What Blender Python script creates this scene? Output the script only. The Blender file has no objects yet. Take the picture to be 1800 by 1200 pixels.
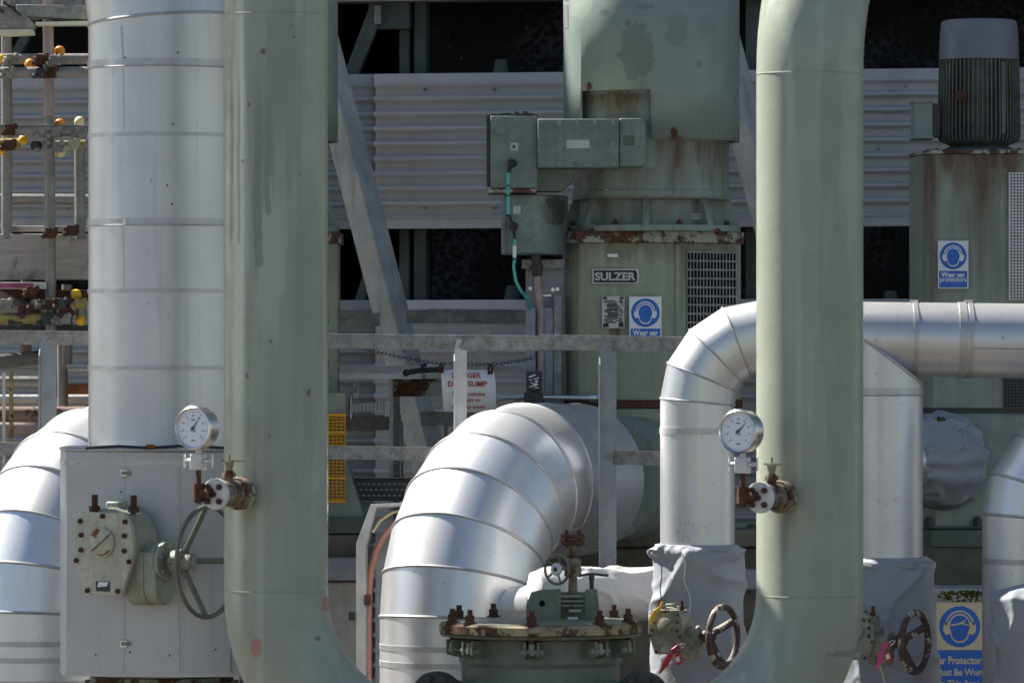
import bpy, bmesh, math, random
from mathutils import Vector as V, Matrix as Mx, noise as NZ
R = math.radians
rnd = random.Random(7)
sc = bpy.context.scene
COL = sc.collection

# ------------------------------------------------------------------ camera, sky, sun, exposure
CZ, HOR = 1.75, 640.0
cam_d = bpy.data.cameras.new('camera')
cam = bpy.data.objects.new('camera', cam_d)
COL.objects.link(cam)
cam.location = (0, 0, CZ)
cam.rotation_euler = (R(90), 0, 0)
cam_d.lens, cam_d.sensor_width = 200, 36
cam_d.shift_y = 40 / 1800
cam_d.clip_start, cam_d.clip_end = 0.5, 600
cam_d.dof.use_dof = True
cam_d.dof.focus_distance = 24.6
cam_d.dof.aperture_fstop = 7.0
sc.camera = cam

SUN_AZ, SUN_EL = -57.0, 48.0          # degrees, azimuth from +Y towards +X
world = bpy.data.worlds.new('World')
sc.world = world
world.use_nodes = True
wnt = world.node_tree
sky = wnt.nodes.new('ShaderNodeTexSky')
sky.sky_type = 'NISHITA'
sky.sun_disc = False
sky.sun_elevation = R(SUN_EL)
sky.sun_rotation = R(SUN_AZ % 360)
sky.dust_density = 0.4
sky.ozone_density = 1.0
wnt.links.new(sky.outputs[0], wnt.nodes['Background'].inputs[0])
wnt.nodes['Background'].inputs[1].default_value = 0.05
SDIR = V((math.sin(R(SUN_AZ)) * math.cos(R(SUN_EL)), math.cos(R(SUN_AZ)) * math.cos(R(SUN_EL)), math.sin(R(SUN_EL))))
sun_d = bpy.data.lights.new('sun', 'SUN')
sun_d.energy, sun_d.angle, sun_d.color = 5.0, R(0.5), (1.0, 0.95, 0.87)
sun = bpy.data.objects.new('sun', sun_d)
COL.objects.link(sun)
sun.rotation_euler = (-SDIR).to_track_quat('-Z', 'Y').to_euler()
sc.view_settings.view_transform = 'Standard'
sc.view_settings.look = 'None'
sc.view_settings.gamma = 1
sc.view_settings.exposure = 1.38
sc.render.engine = 'CYCLES'
sc.cycles.max_bounces = 6

# ------------------------------------------------------------------ measuring helpers
def P(px, py, D):
    return V(((px - 900) * D * 1e-4, D, CZ + (HOR - py) * D * 1e-4))
def PX(px, D): return (px - 900) * D * 1e-4
def PZ(py, D): return CZ + (HOR - py) * D * 1e-4
def S(n, D): return n * D * 1e-4

# ------------------------------------------------------------------ mesh helpers
def perp(d):
    d = d.normalized()
    a = V((0, 0, 1)) if abs(d.z) < .9 else V((1, 0, 0))
    e1 = a.cross(d).normalized()
    return e1, d.cross(e1)

class MB:
    def __init__(s, M=None): s.v, s.f, s.M, s.g = [], [], M, []
    def add(s, vs, fs):
        o = len(s.v)
        s.v += [(s.M @ V(p)) if s.M else V(p) for p in vs]
        s.f += [tuple(i + o for i in f) for f in fs]
        return s
    def box(s, a, b):
        (x0, y0, z0), (x1, y1, z1) = a, b
        return s.add([(x0,y0,z0),(x1,y0,z0),(x1,y1,z0),(x0,y1,z0),(x0,y0,z1),(x1,y0,z1),(x1,y1,z1),(x0,y1,z1)],
              [(0,3,2,1),(4,5,6,7),(0,1,5,4),(1,2,6,5),(2,3,7,6),(3,0,4,7)])
    def pbox(s, x0, x1, y0, y1, D, d):
        a, b = P(x0, y1, D), P(x1, y0, D)
        return s.box(a, (b.x, D + d, b.z))
    def beam(s, p0, p1, w, h, up=None):
        p0, p1 = V(p0), V(p1)
        d = (p1 - p0).normalized()
        up = V(up) if up else (V((0, 0, 1)) if abs(d.z) < .9 else V((0, 1, 0)))
        e1 = d.cross(up).normalized() * w / 2
        e2 = e1.cross(d).normalized() * h / 2
        vs = [p + a * e1 + b * e2 for p in (p0, p1) for a, b in ((-1,-1),(1,-1),(1,1),(-1,1))]
        return s.add(vs, [(0,3,2,1),(4,5,6,7),(0,1,5,4),(1,2,6,5),(2,3,7,6),(3,0,4,7)])
    def cyl(s, p0, p1, r0, r1=None, n=24, caps=True, ph=0):
        r1 = r0 if r1 is None else r1
        p0, p1 = V(p0), V(p1)
        e1, e2 = perp(p1 - p0)
        vs = []
        for p, r in ((p0, r0), (p1, r1)):
            for i in range(n):
                a = 2 * math.pi * i / n + ph
                vs.append(p + r * (math.cos(a) * e1 + math.sin(a) * e2))
        fs = [(i, (i + 1) % n, n + (i + 1) % n, n + i) for i in range(n)]
        if caps: fs += [tuple(range(n))[::-1], tuple(range(n, 2 * n))]
        return s.add(vs, fs)
    def tube(s, pts, r, n=12, caps=True, closed=False):
        pts = [V(p) for p in pts]
        m = len(pts)
        rr = r if isinstance(r, (list, tuple)) else [r] * m
        e1 = None
        vs = []
        for i, p in enumerate(pts):
            if closed: d = pts[(i + 1) % m] - pts[i - 1]
            else: d = pts[min(i + 1, m - 1)] - pts[max(i - 1, 0)]
            d.normalize()
            if e1 is None: e1, e2 = perp(d)
            else:
                e1 = (e1 - d * e1.dot(d)).normalized(); e2 = d.cross(e1)
            for j in range(n):
                a = 2 * math.pi * j / n
                vs.append(p + rr[i] * (math.cos(a) * e1 + math.sin(a) * e2))
        fs = []
        for i in range(m if closed else m - 1):
            k = (i + 1) % m
            fs += [(i*n+j, i*n+(j+1)%n, k*n+(j+1)%n, k*n+j) for j in range(n)]
        if caps and not closed: fs += [tuple(range(n))[::-1], tuple(range((m-1)*n, m*n))]
        return s.add(vs, fs)
    def lathe(s, p, axis, prof, n=40):
        p, axis = V(p), V(axis).normalized()
        e1, e2 = perp(axis)
        vs, m = [], len(prof)
        for h, r in prof:
            for j in range(n):
                a = 2 * math.pi * j / n
                vs.append(p + axis * h + r * (math.cos(a) * e1 + math.sin(a) * e2))
        fs = []
        for i in range(m - 1):
            fs += [(i*n+j, i*n+(j+1)%n, (i+1)*n+(j+1)%n, (i+1)*n+j) for j in range(n)]
        fs += [tuple(range(n))[::-1], tuple(range((m-1)*n, m*n))]
        return s.add(vs, fs)
    def prism(s, poly, vec):
        poly = [V(p) for p in poly]; vec = V(vec); n = len(poly)
        return s.add(poly + [p + vec for p in poly],
              [tuple(range(n))[::-1], tuple(range(n, 2*n))] + [(i, (i+1)%n, n+(i+1)%n, n+i) for i in range(n)])
    def ppoly(s, pts, D, d):
        return s.prism([P(x, y, D) for x, y in pts], (0, d, 0))
    def plan(s, pts, z0, z1):
        return s.prism([(x, y, z0) for x, y in pts], (0, 0, z1 - z0))
    def sphere(s, c, r, n=14, m=9, sz=1.0):
        vs = [V(c) + V((0, 0, r * sz))]
        for i in range(1, m):
            t = math.pi * i / m
            for j in range(n):
                a = 2 * math.pi * j / n
                vs.append(V(c) + V((r*math.sin(t)*math.cos(a), r*math.sin(t)*math.sin(a), r*sz*math.cos(t))))
        vs.append(V(c) - V((0, 0, r * sz)))
        fs = [(0, 1+j, 1+(j+1)%n) for j in range(n)]
        for i in range(m-2): fs += [(1+i*n+j, 1+(i+1)*n+j, 1+(i+1)*n+(j+1)%n, 1+i*n+(j+1)%n) for j in range(n)]
        o = 1+(m-2)*n
        fs += [(o+(j+1)%n, o+j, o+n) for j in range(n)]
        return s.add(vs, fs)
    def torus(s, c, axis, Rr, r, n=48, m=10):
        e1, e2 = perp(V(axis))
        pts = [V(c) + Rr * (math.cos(2*math.pi*i/n) * e1 + math.sin(2*math.pi*i/n) * e2) for i in range(n)]
        return s.tube(pts, r, m, closed=True)
    def bolt(s, p, axis, r, h):
        axis = V(axis).normalized(); s.g.append((len(s.v), len(s.f)))
        s.cyl(p, V(p) + axis * h, r, r, 6)
        return s.cyl(V(p) + axis * h, V(p) + axis * h * 1.35, r * .55, r * .5, 8)
    def sphere_mark(s): s.g.append((len(s.v), len(s.f)))
    def build(s, name, mat, parent=None, bevel=0, sharp=32, solid=0):
        if name in ('bolt', 'rivet') and len(s.g) > 1:
            gs = [(0, 0)] + s.g[1:] + [(len(s.v), len(s.f))]
            for (v0, f0), (v1, f1) in zip(gs[:-1], gs[1:]):
                q = MB(); q.v = s.v[v0:v1]; q.f = [tuple(i - v0 for i in f) for f in s.f[f0:f1]]
                o = q.build(name, mat, parent, bevel, sharp, solid)
            return o
        base = V((0, 0, 0))
        q = parent
        while q is not None:
            base = q['_b'] if '_b' in q else base
            base = V(base)
            q = q.parent
        own = None
        if parent is None:
            xs = [p.x for p in s.v]; ys = [p.y for p in s.v]; zs = [p.z for p in s.v]
            base = V(((min(xs)+max(xs))/2, (min(ys)+max(ys))/2, min(zs)))
            own = base
        me = bpy.data.meshes.new(name)
        me.from_pydata([tuple(p - base) for p in s.v], [], s.f)
        bm = bmesh.new(); bm.from_mesh(me)
        bmesh.ops.recalc_face_normals(bm, faces=bm.faces)
        for f in bm.faces: f.smooth = True
        bm.to_mesh(me); bm.free()
        me.set_sharp_from_angle(angle=R(sharp))
        me.materials.append(mat)
        o = bpy.data.objects.new(name, me)
        COL.objects.link(o)
        if own is not None: o.location = own; o['_b'] = tuple(own)
        if parent is not None: o.parent = parent
        if solid:
            sm = o.modifiers.new('s', 'SOLIDIFY'); sm.thickness = solid; sm.offset = 0
        if bevel:
            b = o.modifiers.new('b', 'BEVEL'); b.width = bevel; b.segments = 2; b.limit_method = 'ANGLE'; b.angle_limit = R(40)
            b.harden_normals = False
        return o

def tag(o, label=None, cat=None, group=None, kind=None):
    if label: o['label'] = label
    if cat: o['category'] = cat
    if group: o['group'] = group
    if kind: o['kind'] = kind
    return o
def thing(name, base, label, cat, group=None):
    o = bpy.data.objects.new(name, None)
    COL.objects.link(o)
    o.empty_display_size = .1
    o.location = base
    o['_b'] = tuple(base)
    return tag(o, label, cat, group)
def dup(o, off, label=None, parent=None, skip=()):
    c = o.copy(); COL.objects.link(c)
    if parent is None: c.location = V(o.location) + V(off)
    else: c.parent = parent
    if '_b' in c: c['_b'] = tuple(V(o['_b']) + V(off))
    if label: c['label'] = label
    for ch in list(o.children):
        if ch.name.split('.')[0] in skip: continue
        dup(ch, off, None, c)
    return c

def text(mb, s, c, width, height, right=(1, 0, 0), up=(0, 0, 1), bold=.02, depth=0.0):
    cu = bpy.data.curves.new('t', 'FONT')
    cu.body = s; cu.size = 1; cu.offset = bold; cu.resolution_u = 3
    ob = bpy.data.objects.new('t', cu); COL.objects.link(ob)
    dg = bpy.context.evaluated_depsgraph_get(); dg.update()
    me = ob.evaluated_get(dg).to_mesh()
    vs = [v.co.copy() for v in me.vertices]; fs = [tuple(p.vertices) for p in me.polygons]
    ob.evaluated_get(dg).to_mesh_clear()
    bpy.data.objects.remove(ob); bpy.data.curves.remove(cu)
    x0, x1 = min(v.x for v in vs), max(v.x for v in vs)
    y0, y1 = min(v.y for v in vs), max(v.y for v in vs)
    r, u = V(right).normalized(), V(up).normalized()
    out = [V(c) + r * ((v.x - (x0+x1)/2) / (x1-x0) * width) + u * ((v.y - (y0+y1)/2) / (y1-y0) * height) for v in vs]
    mb.add(out, fs)

# ------------------------------------------------------------------ materials
class G:
    def __init__(s, name):
        s.m = bpy.data.materials.new(name); s.m.use_nodes = True
        s.t = s.m.node_tree; s.b = s.t.nodes['Principled BSDF']
        s.pos = s.t.nodes.new('ShaderNodeNewGeometry').outputs['Position']
    def n(s, ty, **kw):
        x = s.t.nodes.new(ty)
        for a, b in kw.items(): setattr(x, a, b)
        return x
    def put(s, sock, v):
        if isinstance(v, bpy.types.NodeSocket): s.t.links.new(v, sock)
        elif isinstance(v, (tuple, list)) and len(v) == 3 and sock.type == 'RGBA': sock.default_value = (*v, 1)
        else: sock.default_value = v
    def ma(s, op, a, b=0.0, c=0.0, clamp=False):
        x = s.n('ShaderNodeMath', operation=op, use_clamp=clamp)
        s.put(x.inputs[0], a); s.put(x.inputs[1], b); s.put(x.inputs[2], c)
        return x.outputs[0]
    def vm(s, op, a, b):
        x = s.n('ShaderNodeVectorMath', operation=op)
        s.put(x.inputs[0], a); s.put(x.inputs[1], b)
        return x.outputs[0]
    def noise(s, sc3, detail=4, rough=.55, off=0.0):
        if isinstance(sc3, (int, float)): sc3 = (sc3,)*3
        v = s.vm('MULTIPLY', s.pos, sc3)
        if off: v = s.vm('ADD', v, (off, off*1.7, off*.6))
        x = s.n('ShaderNodeTexNoise'); x.inputs['Scale'].default_value = 1
        x.inputs['Detail'].default_value = detail; x.inputs['Roughness'].default_value = rough
        s.t.links.new(v, x.inputs['Vector'])
        return x.outputs['Fac']
    def st(s, x, a, b, lo=0.0, hi=1.0):
        m = s.n('ShaderNodeMapRange', interpolation_type='SMOOTHSTEP')
        s.put(m.inputs[0], x)
        m.inputs[1].default_value, m.inputs[2].default_value = a, b
        m.inputs[3].default_value, m.inputs[4].default_value = lo, hi
        return m.outputs[0]
    def mix(s, f, a, b, blend='MIX'):
        m = s.n('ShaderNodeMix', data_type='RGBA', blend_type=blend)
        s.put(m.inputs[0], f); s.put(m.inputs[6], a); s.put(m.inputs[7], b)
        return m.outputs[2]
    def xyz(s):
        x = s.n('ShaderNodeSeparateXYZ'); s.t.links.new(s.pos, x.inputs[0]); return x.outputs
    def bump(s, h, strength, dist=.01):
        b = s.n('ShaderNodeBump'); b.inputs['Strength'].default_value = strength; b.inputs['Distance'].default_value = dist
        s.put(b.inputs['Height'], h); s.t.links.new(b.outputs[0], s.b.inputs['Normal'])

RUST_D, RUST_L = (.048, .024, .018), (.125, .054, .028)
def weather(name, col, rough=.5, metal=0.0, var=.16, vs=4.0, streak=0.0, scol=None, sfreq=16, speck=0.0, rust=(), patch=(), drip=(),
            bump=.08, bs=70, rvar=.12, rustall=0.0, rscale=14, spec=.5, light=0.0, pn=(22, 22, 15), pe=.07, rk=1.0, mottle=0.0, runs=()):
    """painted or bare metal: uneven tone, wash streaks, chips, rust spots/runs at given places (world x, z)"""
    g = G(name)
    o = (sum(ord(c) for c in name) % 97) * .37
    c = col
    n1 = g.noise(vs, 5, .6, o)
    c = g.mix(g.st(n1, .25, .75), tuple(x * (1 - var) for x in col), tuple(min(1, x * (1 + var)) for x in col))
    n3 = g.noise(vs * 9, 4, .65, o + 3)
    c = g.mix(g.st(n3, .45, .8, 0, var * 1.4), c, tuple(x * .55 for x in col))
    if streak:
        sn = g.noise((sfreq, sfreq, .55), 5, .6, o + 1)
        c = g.mix(g.st(sn, .5, .75, 0, streak), c, scol or tuple(x * .5 for x in col))
        if light:
            sl = g.noise((sfreq*1.3, sfreq*1.3, .45), 4, .5, o + 9)
            c = g.mix(g.st(sl, .52, .72, 0, light), c, tuple(min(.85, x * 1.6) for x in col))
    X = g.xyz()
    for (cx, cz, rx, rz, pc, st_) in patch:
        dx = g.ma('DIVIDE', g.ma('SUBTRACT', X[0], cx), rx); dz = g.ma('DIVIDE', g.ma('SUBTRACT', X[2], cz), rz)
        d = g.ma('SQRT', g.ma('ADD', g.ma('MULTIPLY', dx, dx), g.ma('MULTIPLY', dz, dz)))
        d = g.ma('ADD', d, g.ma('MULTIPLY', g.ma('SUBTRACT', g.noise(pn, 5, .6, cx), .5), 1.5))
        c = g.mix(g.st(d, 1.0, 1.0 - pe, 0, st_), c, pc)
    for (x0, zt, zb, hw, rc_, st_) in runs:
        wob = g.ma('MULTIPLY', g.ma('SUBTRACT', g.noise((3, 3, 5), 4, .6, x0 * 9), .5), hw * 2.2)
        ex = g.ma('DIVIDE', g.ma('ABSOLUTE', g.ma('SUBTRACT', g.ma('ADD', X[0], wob), x0)), hw)
        tip = g.ma('MAXIMUM', 0.0, g.ma('DIVIDE', g.ma('SUBTRACT', zb + hw * 1.5, X[2]), hw * 1.5))
        d = g.ma('SQRT', g.ma('ADD', g.ma('MULTIPLY', ex, ex), g.ma('MULTIPLY', tip, tip)))
        c = g.mix(g.ma('MULTIPLY', g.st(d, 1.0, .7, 0, st_), g.st(X[2], zt, zt - (zt - zb) * .35)), c, rc_)
    if speck:
        sp = g.noise(95, 2, .5, o + 5)
        sp2 = g.ma('MULTIPLY', g.st(sp, .70, .76), g.st(g.noise(6, 2, .5, o), .45, .6))
        c = g.mix(g.ma('MULTIPLY', sp2, speck), c, (.035, .03, .028))
    rustc = g.mix(g.st(g.noise(60, 4, .6, o + 2), .35, .65), RUST_D, RUST_L)
    rm = None
    if rustall:
        rm = g.st(g.noise(rscale, 6, .68, o + 4), .62 - rustall * .3, .68 - rustall * .3)
    for (cx, cz, rx, rz) in rust:
        dx = g.ma('DIVIDE', g.ma('SUBTRACT', X[0], cx), rx); dz = g.ma('DIVIDE', g.ma('SUBTRACT', X[2], cz), rz)
        d = g.ma('SQRT', g.ma('ADD', g.ma('MULTIPLY', dx, dx), g.ma('MULTIPLY', dz, dz)))
        d = g.ma('ADD', d, g.ma('MULTIPLY', g.ma('SUBTRACT', g.noise(55, 5, .7, cx * 3), .5), 2.6))
        m_ = g.st(d, 1.05, .55)
        rm = m_ if rm is None else g.ma('MAXIMUM', rm, m_)
    for (x0, x1, zt, ln, st_) in drip:
        # a run of rust: strongest at zt, fading downwards over ln
        w = (x1 - x0) / 2
        fx = g.st(g.ma('ABSOLUTE', g.ma('SUBTRACT', X[0], (x0 + x1) / 2)), w, w * .55)
        up = g.st(X[2], zt + .012, zt - .004)
        fz = g.st(X[2], zt - ln, zt, 0, 1)
        sn = g.st(g.noise((34, 34, 2.2), 5, .65, x0 * 7), .42, .62)
        thr = g.st(g.ma('ADD', g.ma('MULTIPLY', fz, .62), g.ma('MULTIPLY', sn, .38)), .45, .9, 0, st_ * .85)
        hal = g.st(g.ma('ADD', g.ma('MULTIPLY', g.st(X[2], zt - ln * 1.7, zt), .6), g.ma('MULTIPLY', g.st(g.noise((22, 22, 1.1), 5, .6, x0 * 3), .35, .65), .4)), .2, .75, 0, .8 * st_)
        c = g.mix(g.ma('MULTIPLY', g.ma('MULTIPLY', g.st(g.ma('ABSOLUTE', g.ma('SUBTRACT', X[0], (x0 + x1) / 2)), w * 1.5, w * .4), up), hal), c, (.125, .095, .050))
        m_ = g.ma('MULTIPLY', g.ma('MULTIPLY', fx, up), thr)
        rm = m_ if rm is None else g.ma('MAXIMUM', rm, m_)
    rr = g.st(g.noise(vs * 5, 4, .6, o + 6), .3, .7, rough - rvar, rough + rvar)
    if mottle:
        mo = g.ma('MULTIPLY', g.st(g.noise(36, 5, .7, o + 7), .44, .60), g.st(g.noise(9, 3, .6, o + 8), .35, .6, .35, 1))
        c = g.mix(g.ma('MULTIPLY', mo, mottle), c, tuple(x * .38 for x in col))
    if rm is not None:
        c = g.mix(g.ma('MULTIPLY', rm, rk), c, rustc)
        rr = g.ma('MAXIMUM', rr, g.ma('MULTIPLY', rm, .85))
        if metal: g.put(g.b.inputs['Metallic'], g.ma('MULTIPLY', g.ma('SUBTRACT', 1.0, rm), metal))
    elif metal: g.b.inputs['Metallic'].default_value = metal
    g.put(g.b.inputs['Base Color'], c)
    g.put(g.b.inputs['Roughness'], rr)
    g.b.inputs['Specular IOR Level'].default_value = spec
    if bump:
        h = g.noise(bs, 4, .6, o)
        h = g.ma('ADD', g.ma('MULTIPLY', h, .5), g.ma('MULTIPLY', g.noise(bs * .18, 3, .5, o), 1.2))
        if rm is not None: h = g.ma('ADD', h, g.ma('MULTIPLY', rm, .6))
        g.bump(h, bump, .006)
    return g.m

def cladding_metal(name, col=(.78, .78, .79), rough=.37, wav=.10, dirt=(), streak=.25):
    """thin aluminium jacket: faint rolling waves, wash streaks and dust"""
    g = G(name)
    n1 = g.noise(3.0, 4, .6)
    c = g.mix(g.st(n1, .3, .7), tuple(x * .9 for x in col), col)
    sn = g.noise((30, 30, 1.0), 5, .6, 4)
    c = g.mix(g.st(sn, .5, .78, 0, streak), c, tuple(x * .62 for x in col))
    sp = g.ma('MULTIPLY', g.st(g.noise(75, 2, .5), .71, .76), .6)
    c = g.mix(sp, c, (.12, .11, .10))
    X = g.xyz()
    for (cx, cz, rx, rz) in dirt:
        dx = g.ma('DIVIDE', g.ma('SUBTRACT', X[0], cx), rx); dz = g.ma('DIVIDE', g.ma('SUBTRACT', X[2], cz), rz)
        d = g.ma('SQRT', g.ma('ADD', g.ma('MULTIPLY', dx, dx), g.ma('MULTIPLY', dz, dz)))
        m_ = g.ma('MULTIPLY', g.st(d, 1, .4), g.st(g.noise(60, 5, .7), .5, .7, 0, .38))
        c = g.mix(m_, c, (.22, .20, .17))
    g.put(g.b.inputs['Base Color'], c)
    g.b.inputs['Metallic'].default_value = .76
    rr = g.st(g.noise(1.6, 3, .5, 8), .3, .7, rough - .015, rough + .03)
    g.put(g.b.inputs['Roughness'], rr)
    h = g.ma('ADD', g.noise((2.6, 2.6, 1.4), 2, .4), g.ma('MULTIPLY', g.noise(9, 3, .5), .16))
    g.bump(h, wav * .10, .12)
    return g.m

def fabric(name, col, bump=.2, rough=.62):
    g = G(name)
    c = g.mix(g.st(g.noise(7, 5, .6), .3, .7), tuple(x * .86 for x in col), col)
    c = g.mix(g.st(g.noise(34, 5, .7), .58, .74, 0, .35), c, tuple(x * .5 for x in col))
    g.put(g.b.inputs['Base Color'], c)
    g.b.inputs['Roughness'].default_value = rough
    h = g.ma('ADD', g.ma('MULTIPLY', g.noise(16, 4, .6), 1.0), g.ma('MULTIPLY', g.noise(220, 2, .5), .12))
    g.bump(h, bump, .02)
    return g.m

def plain(name, col, rough=.5, metal=0.0, spec=.5, var=.08):
    g = G(name)
    c = g.mix(g.st(g.noise(24, 4, .6), .3, .7), tuple(x * (1 - var) for x in col), tuple(min(1, x * (1 + var)) for x in col))
    g.put(g.b.inputs['Base Color'], c)
    g.b.inputs['Roughness'].default_value = rough
    g.b.inputs['Metallic'].default_value = metal
    g.b.inputs['Specular IOR Level'].default_value = spec
    return g.m

def sp(px, py, rx, ry, D, k=1.0): return (PX(px, D), PZ(py, D), S(rx*k, D), S(ry*k, D))
def pt(px, py, rx, ry, D, col, st_=.9): return (PX(px, D), PZ(py, D), S(rx, D), S(ry, D), col, st_)
def dr(x0, x1, yt, ln, D, st_=.8): return (PX(x0, D), PX(x1, D), PZ(yt, D), S(ln, D), st_)

GREEN = (.255, .285, .212)
PIPEG = (.30, .328, .266)
GREY_GREEN = (.17, .21, .192)
M = {}
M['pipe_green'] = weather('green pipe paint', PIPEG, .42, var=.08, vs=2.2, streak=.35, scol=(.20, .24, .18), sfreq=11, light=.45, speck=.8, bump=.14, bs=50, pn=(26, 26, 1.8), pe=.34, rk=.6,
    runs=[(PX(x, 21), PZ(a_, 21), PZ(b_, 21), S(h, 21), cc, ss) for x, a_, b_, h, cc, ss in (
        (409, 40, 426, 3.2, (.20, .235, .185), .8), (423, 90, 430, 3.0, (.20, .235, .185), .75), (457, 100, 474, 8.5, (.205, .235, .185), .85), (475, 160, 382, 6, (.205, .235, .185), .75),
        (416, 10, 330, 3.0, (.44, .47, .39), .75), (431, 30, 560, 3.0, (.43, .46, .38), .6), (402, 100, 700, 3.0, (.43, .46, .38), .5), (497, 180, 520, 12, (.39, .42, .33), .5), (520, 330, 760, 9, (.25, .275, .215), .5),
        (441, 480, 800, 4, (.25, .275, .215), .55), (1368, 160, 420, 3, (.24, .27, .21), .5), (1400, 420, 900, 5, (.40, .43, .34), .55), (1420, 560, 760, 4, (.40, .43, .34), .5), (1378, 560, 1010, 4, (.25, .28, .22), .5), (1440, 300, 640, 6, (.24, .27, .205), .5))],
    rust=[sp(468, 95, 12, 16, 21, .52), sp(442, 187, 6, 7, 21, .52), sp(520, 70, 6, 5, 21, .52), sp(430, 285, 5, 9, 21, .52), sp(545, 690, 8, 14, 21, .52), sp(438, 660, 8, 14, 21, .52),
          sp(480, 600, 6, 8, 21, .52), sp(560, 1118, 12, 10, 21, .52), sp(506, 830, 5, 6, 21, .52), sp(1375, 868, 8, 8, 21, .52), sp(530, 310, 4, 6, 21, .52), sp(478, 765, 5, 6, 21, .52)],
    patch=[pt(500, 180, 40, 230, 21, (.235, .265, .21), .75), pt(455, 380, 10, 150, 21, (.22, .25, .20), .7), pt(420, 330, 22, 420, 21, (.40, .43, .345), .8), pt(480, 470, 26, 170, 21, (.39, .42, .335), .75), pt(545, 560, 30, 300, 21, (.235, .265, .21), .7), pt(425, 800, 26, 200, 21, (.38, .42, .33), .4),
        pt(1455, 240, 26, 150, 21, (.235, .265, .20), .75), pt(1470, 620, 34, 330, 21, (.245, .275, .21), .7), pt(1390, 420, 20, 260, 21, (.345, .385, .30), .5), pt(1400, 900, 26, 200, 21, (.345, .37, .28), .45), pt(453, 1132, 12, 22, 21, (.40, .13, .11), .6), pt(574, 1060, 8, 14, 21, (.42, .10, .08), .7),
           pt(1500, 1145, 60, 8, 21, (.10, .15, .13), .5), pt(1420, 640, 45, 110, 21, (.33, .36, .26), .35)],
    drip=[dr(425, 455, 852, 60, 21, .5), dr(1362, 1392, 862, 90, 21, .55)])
M['pump_green'] = weather('pump green paint', GREEN, .48, var=.14, vs=3, streak=.5, scol=(.19, .19, .11), sfreq=17, light=.35, speck=.7, bump=.10,
    drip=[dr(985, 1310, 420, 34, 25, .75), dr(1000, 1025, 420, 130, 25, .4), dr(1190, 1212, 425, 150, 25, .55), dr(1068, 1090, 575, 50, 25, .9), dr(1225, 1300, 425, 60, 25, .5)],
    patch=[pt(1165, 555, 95, 190, 25, (.265, .31, .215), .35)])
M['pump_green_side'] = weather('pump green paint rusted', (.25, .29, .235), .5, var=.14, vs=3, streak=.35, scol=(.20, .20, .13), sfreq=18, light=.2, speck=.6, bump=.10,
    drip=[dr(1598, 1810, 278, 60, 26, .85), dr(1612, 1634, 280, 260, 26, .75), dr(1660, 1700, 280, 130, 26, .55), dr(1695, 1735, 280, 210, 26, .8), dr(1750, 1775, 280, 90, 26, .8)])
M['motor_green'] = weather('motor green paint', (.225, .275, .245), .46, var=.10, vs=3, streak=.22, sfreq=18, speck=.7, bump=.08,
    rust=[sp(1180, 240, 9, 11, 25), sp(1034, 158, 6, 10, 25)],
    drip=[dr(1170, 1196, 246, 10, 25, .9), dr(1020, 1142, 172, 30, 25, .9), dr(1060, 1112, 168, 60, 25, .9), dr(1168, 1205, 254, 100, 25, .95), dr(1205, 1290, 254, 80, 25, .8), dr(1145, 1170, 254, 50, 25, .6), dr(1010, 1290, 350, 40, 25, .5), dr(1015, 1060, 300, 60, 25, .5), dr(1110, 1150, 300, 50, 25, .35)],
    patch=[pt(1118, 98, 30, 50, 25, (.150, .188, .168), .85), pt(1186, 60, 18, 32, 25, (.165, .21, .19), .75), pt(1238, 52, 16, 24, 25, (.185, .23, .21), .7), pt(1022, 15, 20, 24, 25, (.28, .32, .28), .8), pt(1008, 180, 20, 26, 25, (.16, .20, .19), .7), pt(1060, 30, 8, 6, 25, (.13, .16, .15), .8), pt(1100, 50, 5, 7, 25, (.13, .16, .15), .8), pt(1225, 120, 5, 9, 25, (.15, .19, .17), .8), pt(1085, 105, 4, 5, 25, (.13, .16, .15), .8), pt(1130, 22, 16, 4, 25, (.15, .19, .17), .8), pt(1250, 200, 26, 40, 25, (.20, .245, .22), .6), pt(1070, 318, 22, 14, 25, (.27, .30, .26), .7), pt(1024, 325, 10, 14, 25, (.17, .21, .19), .6)])
M['box_green'] = weather('terminal box paint', GREY_GREEN, .45, var=.2, vs=6, mottle=.28, streak=.4, sfreq=24, speck=.9, bump=.07,
    patch=[pt(1040, 225, 60, 10, 24.5, (.14, .175, .165), .6), pt(975, 370, 24, 26, 24.6, (.05, .055, .05), .8), pt(940, 385, 30, 40, 24.6, (.27, .31, .27), .4)])
M['dark_green'] = weather('shaded green paint', (.10, .125, .10), .55, var=.2, streak=.3, bump=.1)  # one darker green for base plates, neck and blank patch
M['strainer_green'] = weather('strainer green paint', (.165, .19, .145), .5, var=.2, vs=5, mottle=.3, streak=.45, scol=(.10, .10, .06), speck=.9, bump=.12,
    drip=[dr(770, 1130, 1112, 26, 21.3, .5)])
M['gear_cream'] = weather('gearbox cream paint', (.47, .455, .35), .5, var=.16, vs=6, mottle=.28, streak=.5, scol=(.27, .25, .17), sfreq=26, speck=1.0, bump=.14)
M['gear_green'] = weather('gearbox green paint', (.30, .315, .25), .5, var=.18, vs=6, mottle=.25, streak=.4, speck=.8, bump=.12)
M['gear_worn'] = weather('worn gearbox paint', (.27, .27, .215), .55, var=.25, vs=14, speck=1, mottle=.55, rustall=.15, rscale=26, bump=.25)
gh = G('peeling handwheel paint')
hc_ = gh.mix(gh.st(gh.noise(60, 4, .6), .3, .7), (.050, .026, .022), (.085, .042, .034))
hc_ = gh.mix(gh.st(gh.noise(13, 5, .65, 2.2), .56, .59), hc_, (.36, .35, .29))
gh.put(gh.b.inputs['Base Color'], hc_); gh.b.inputs['Roughness'].default_value = .6
gh.bump(gh.noise(60, 4, .6), .2, .006)
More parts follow.
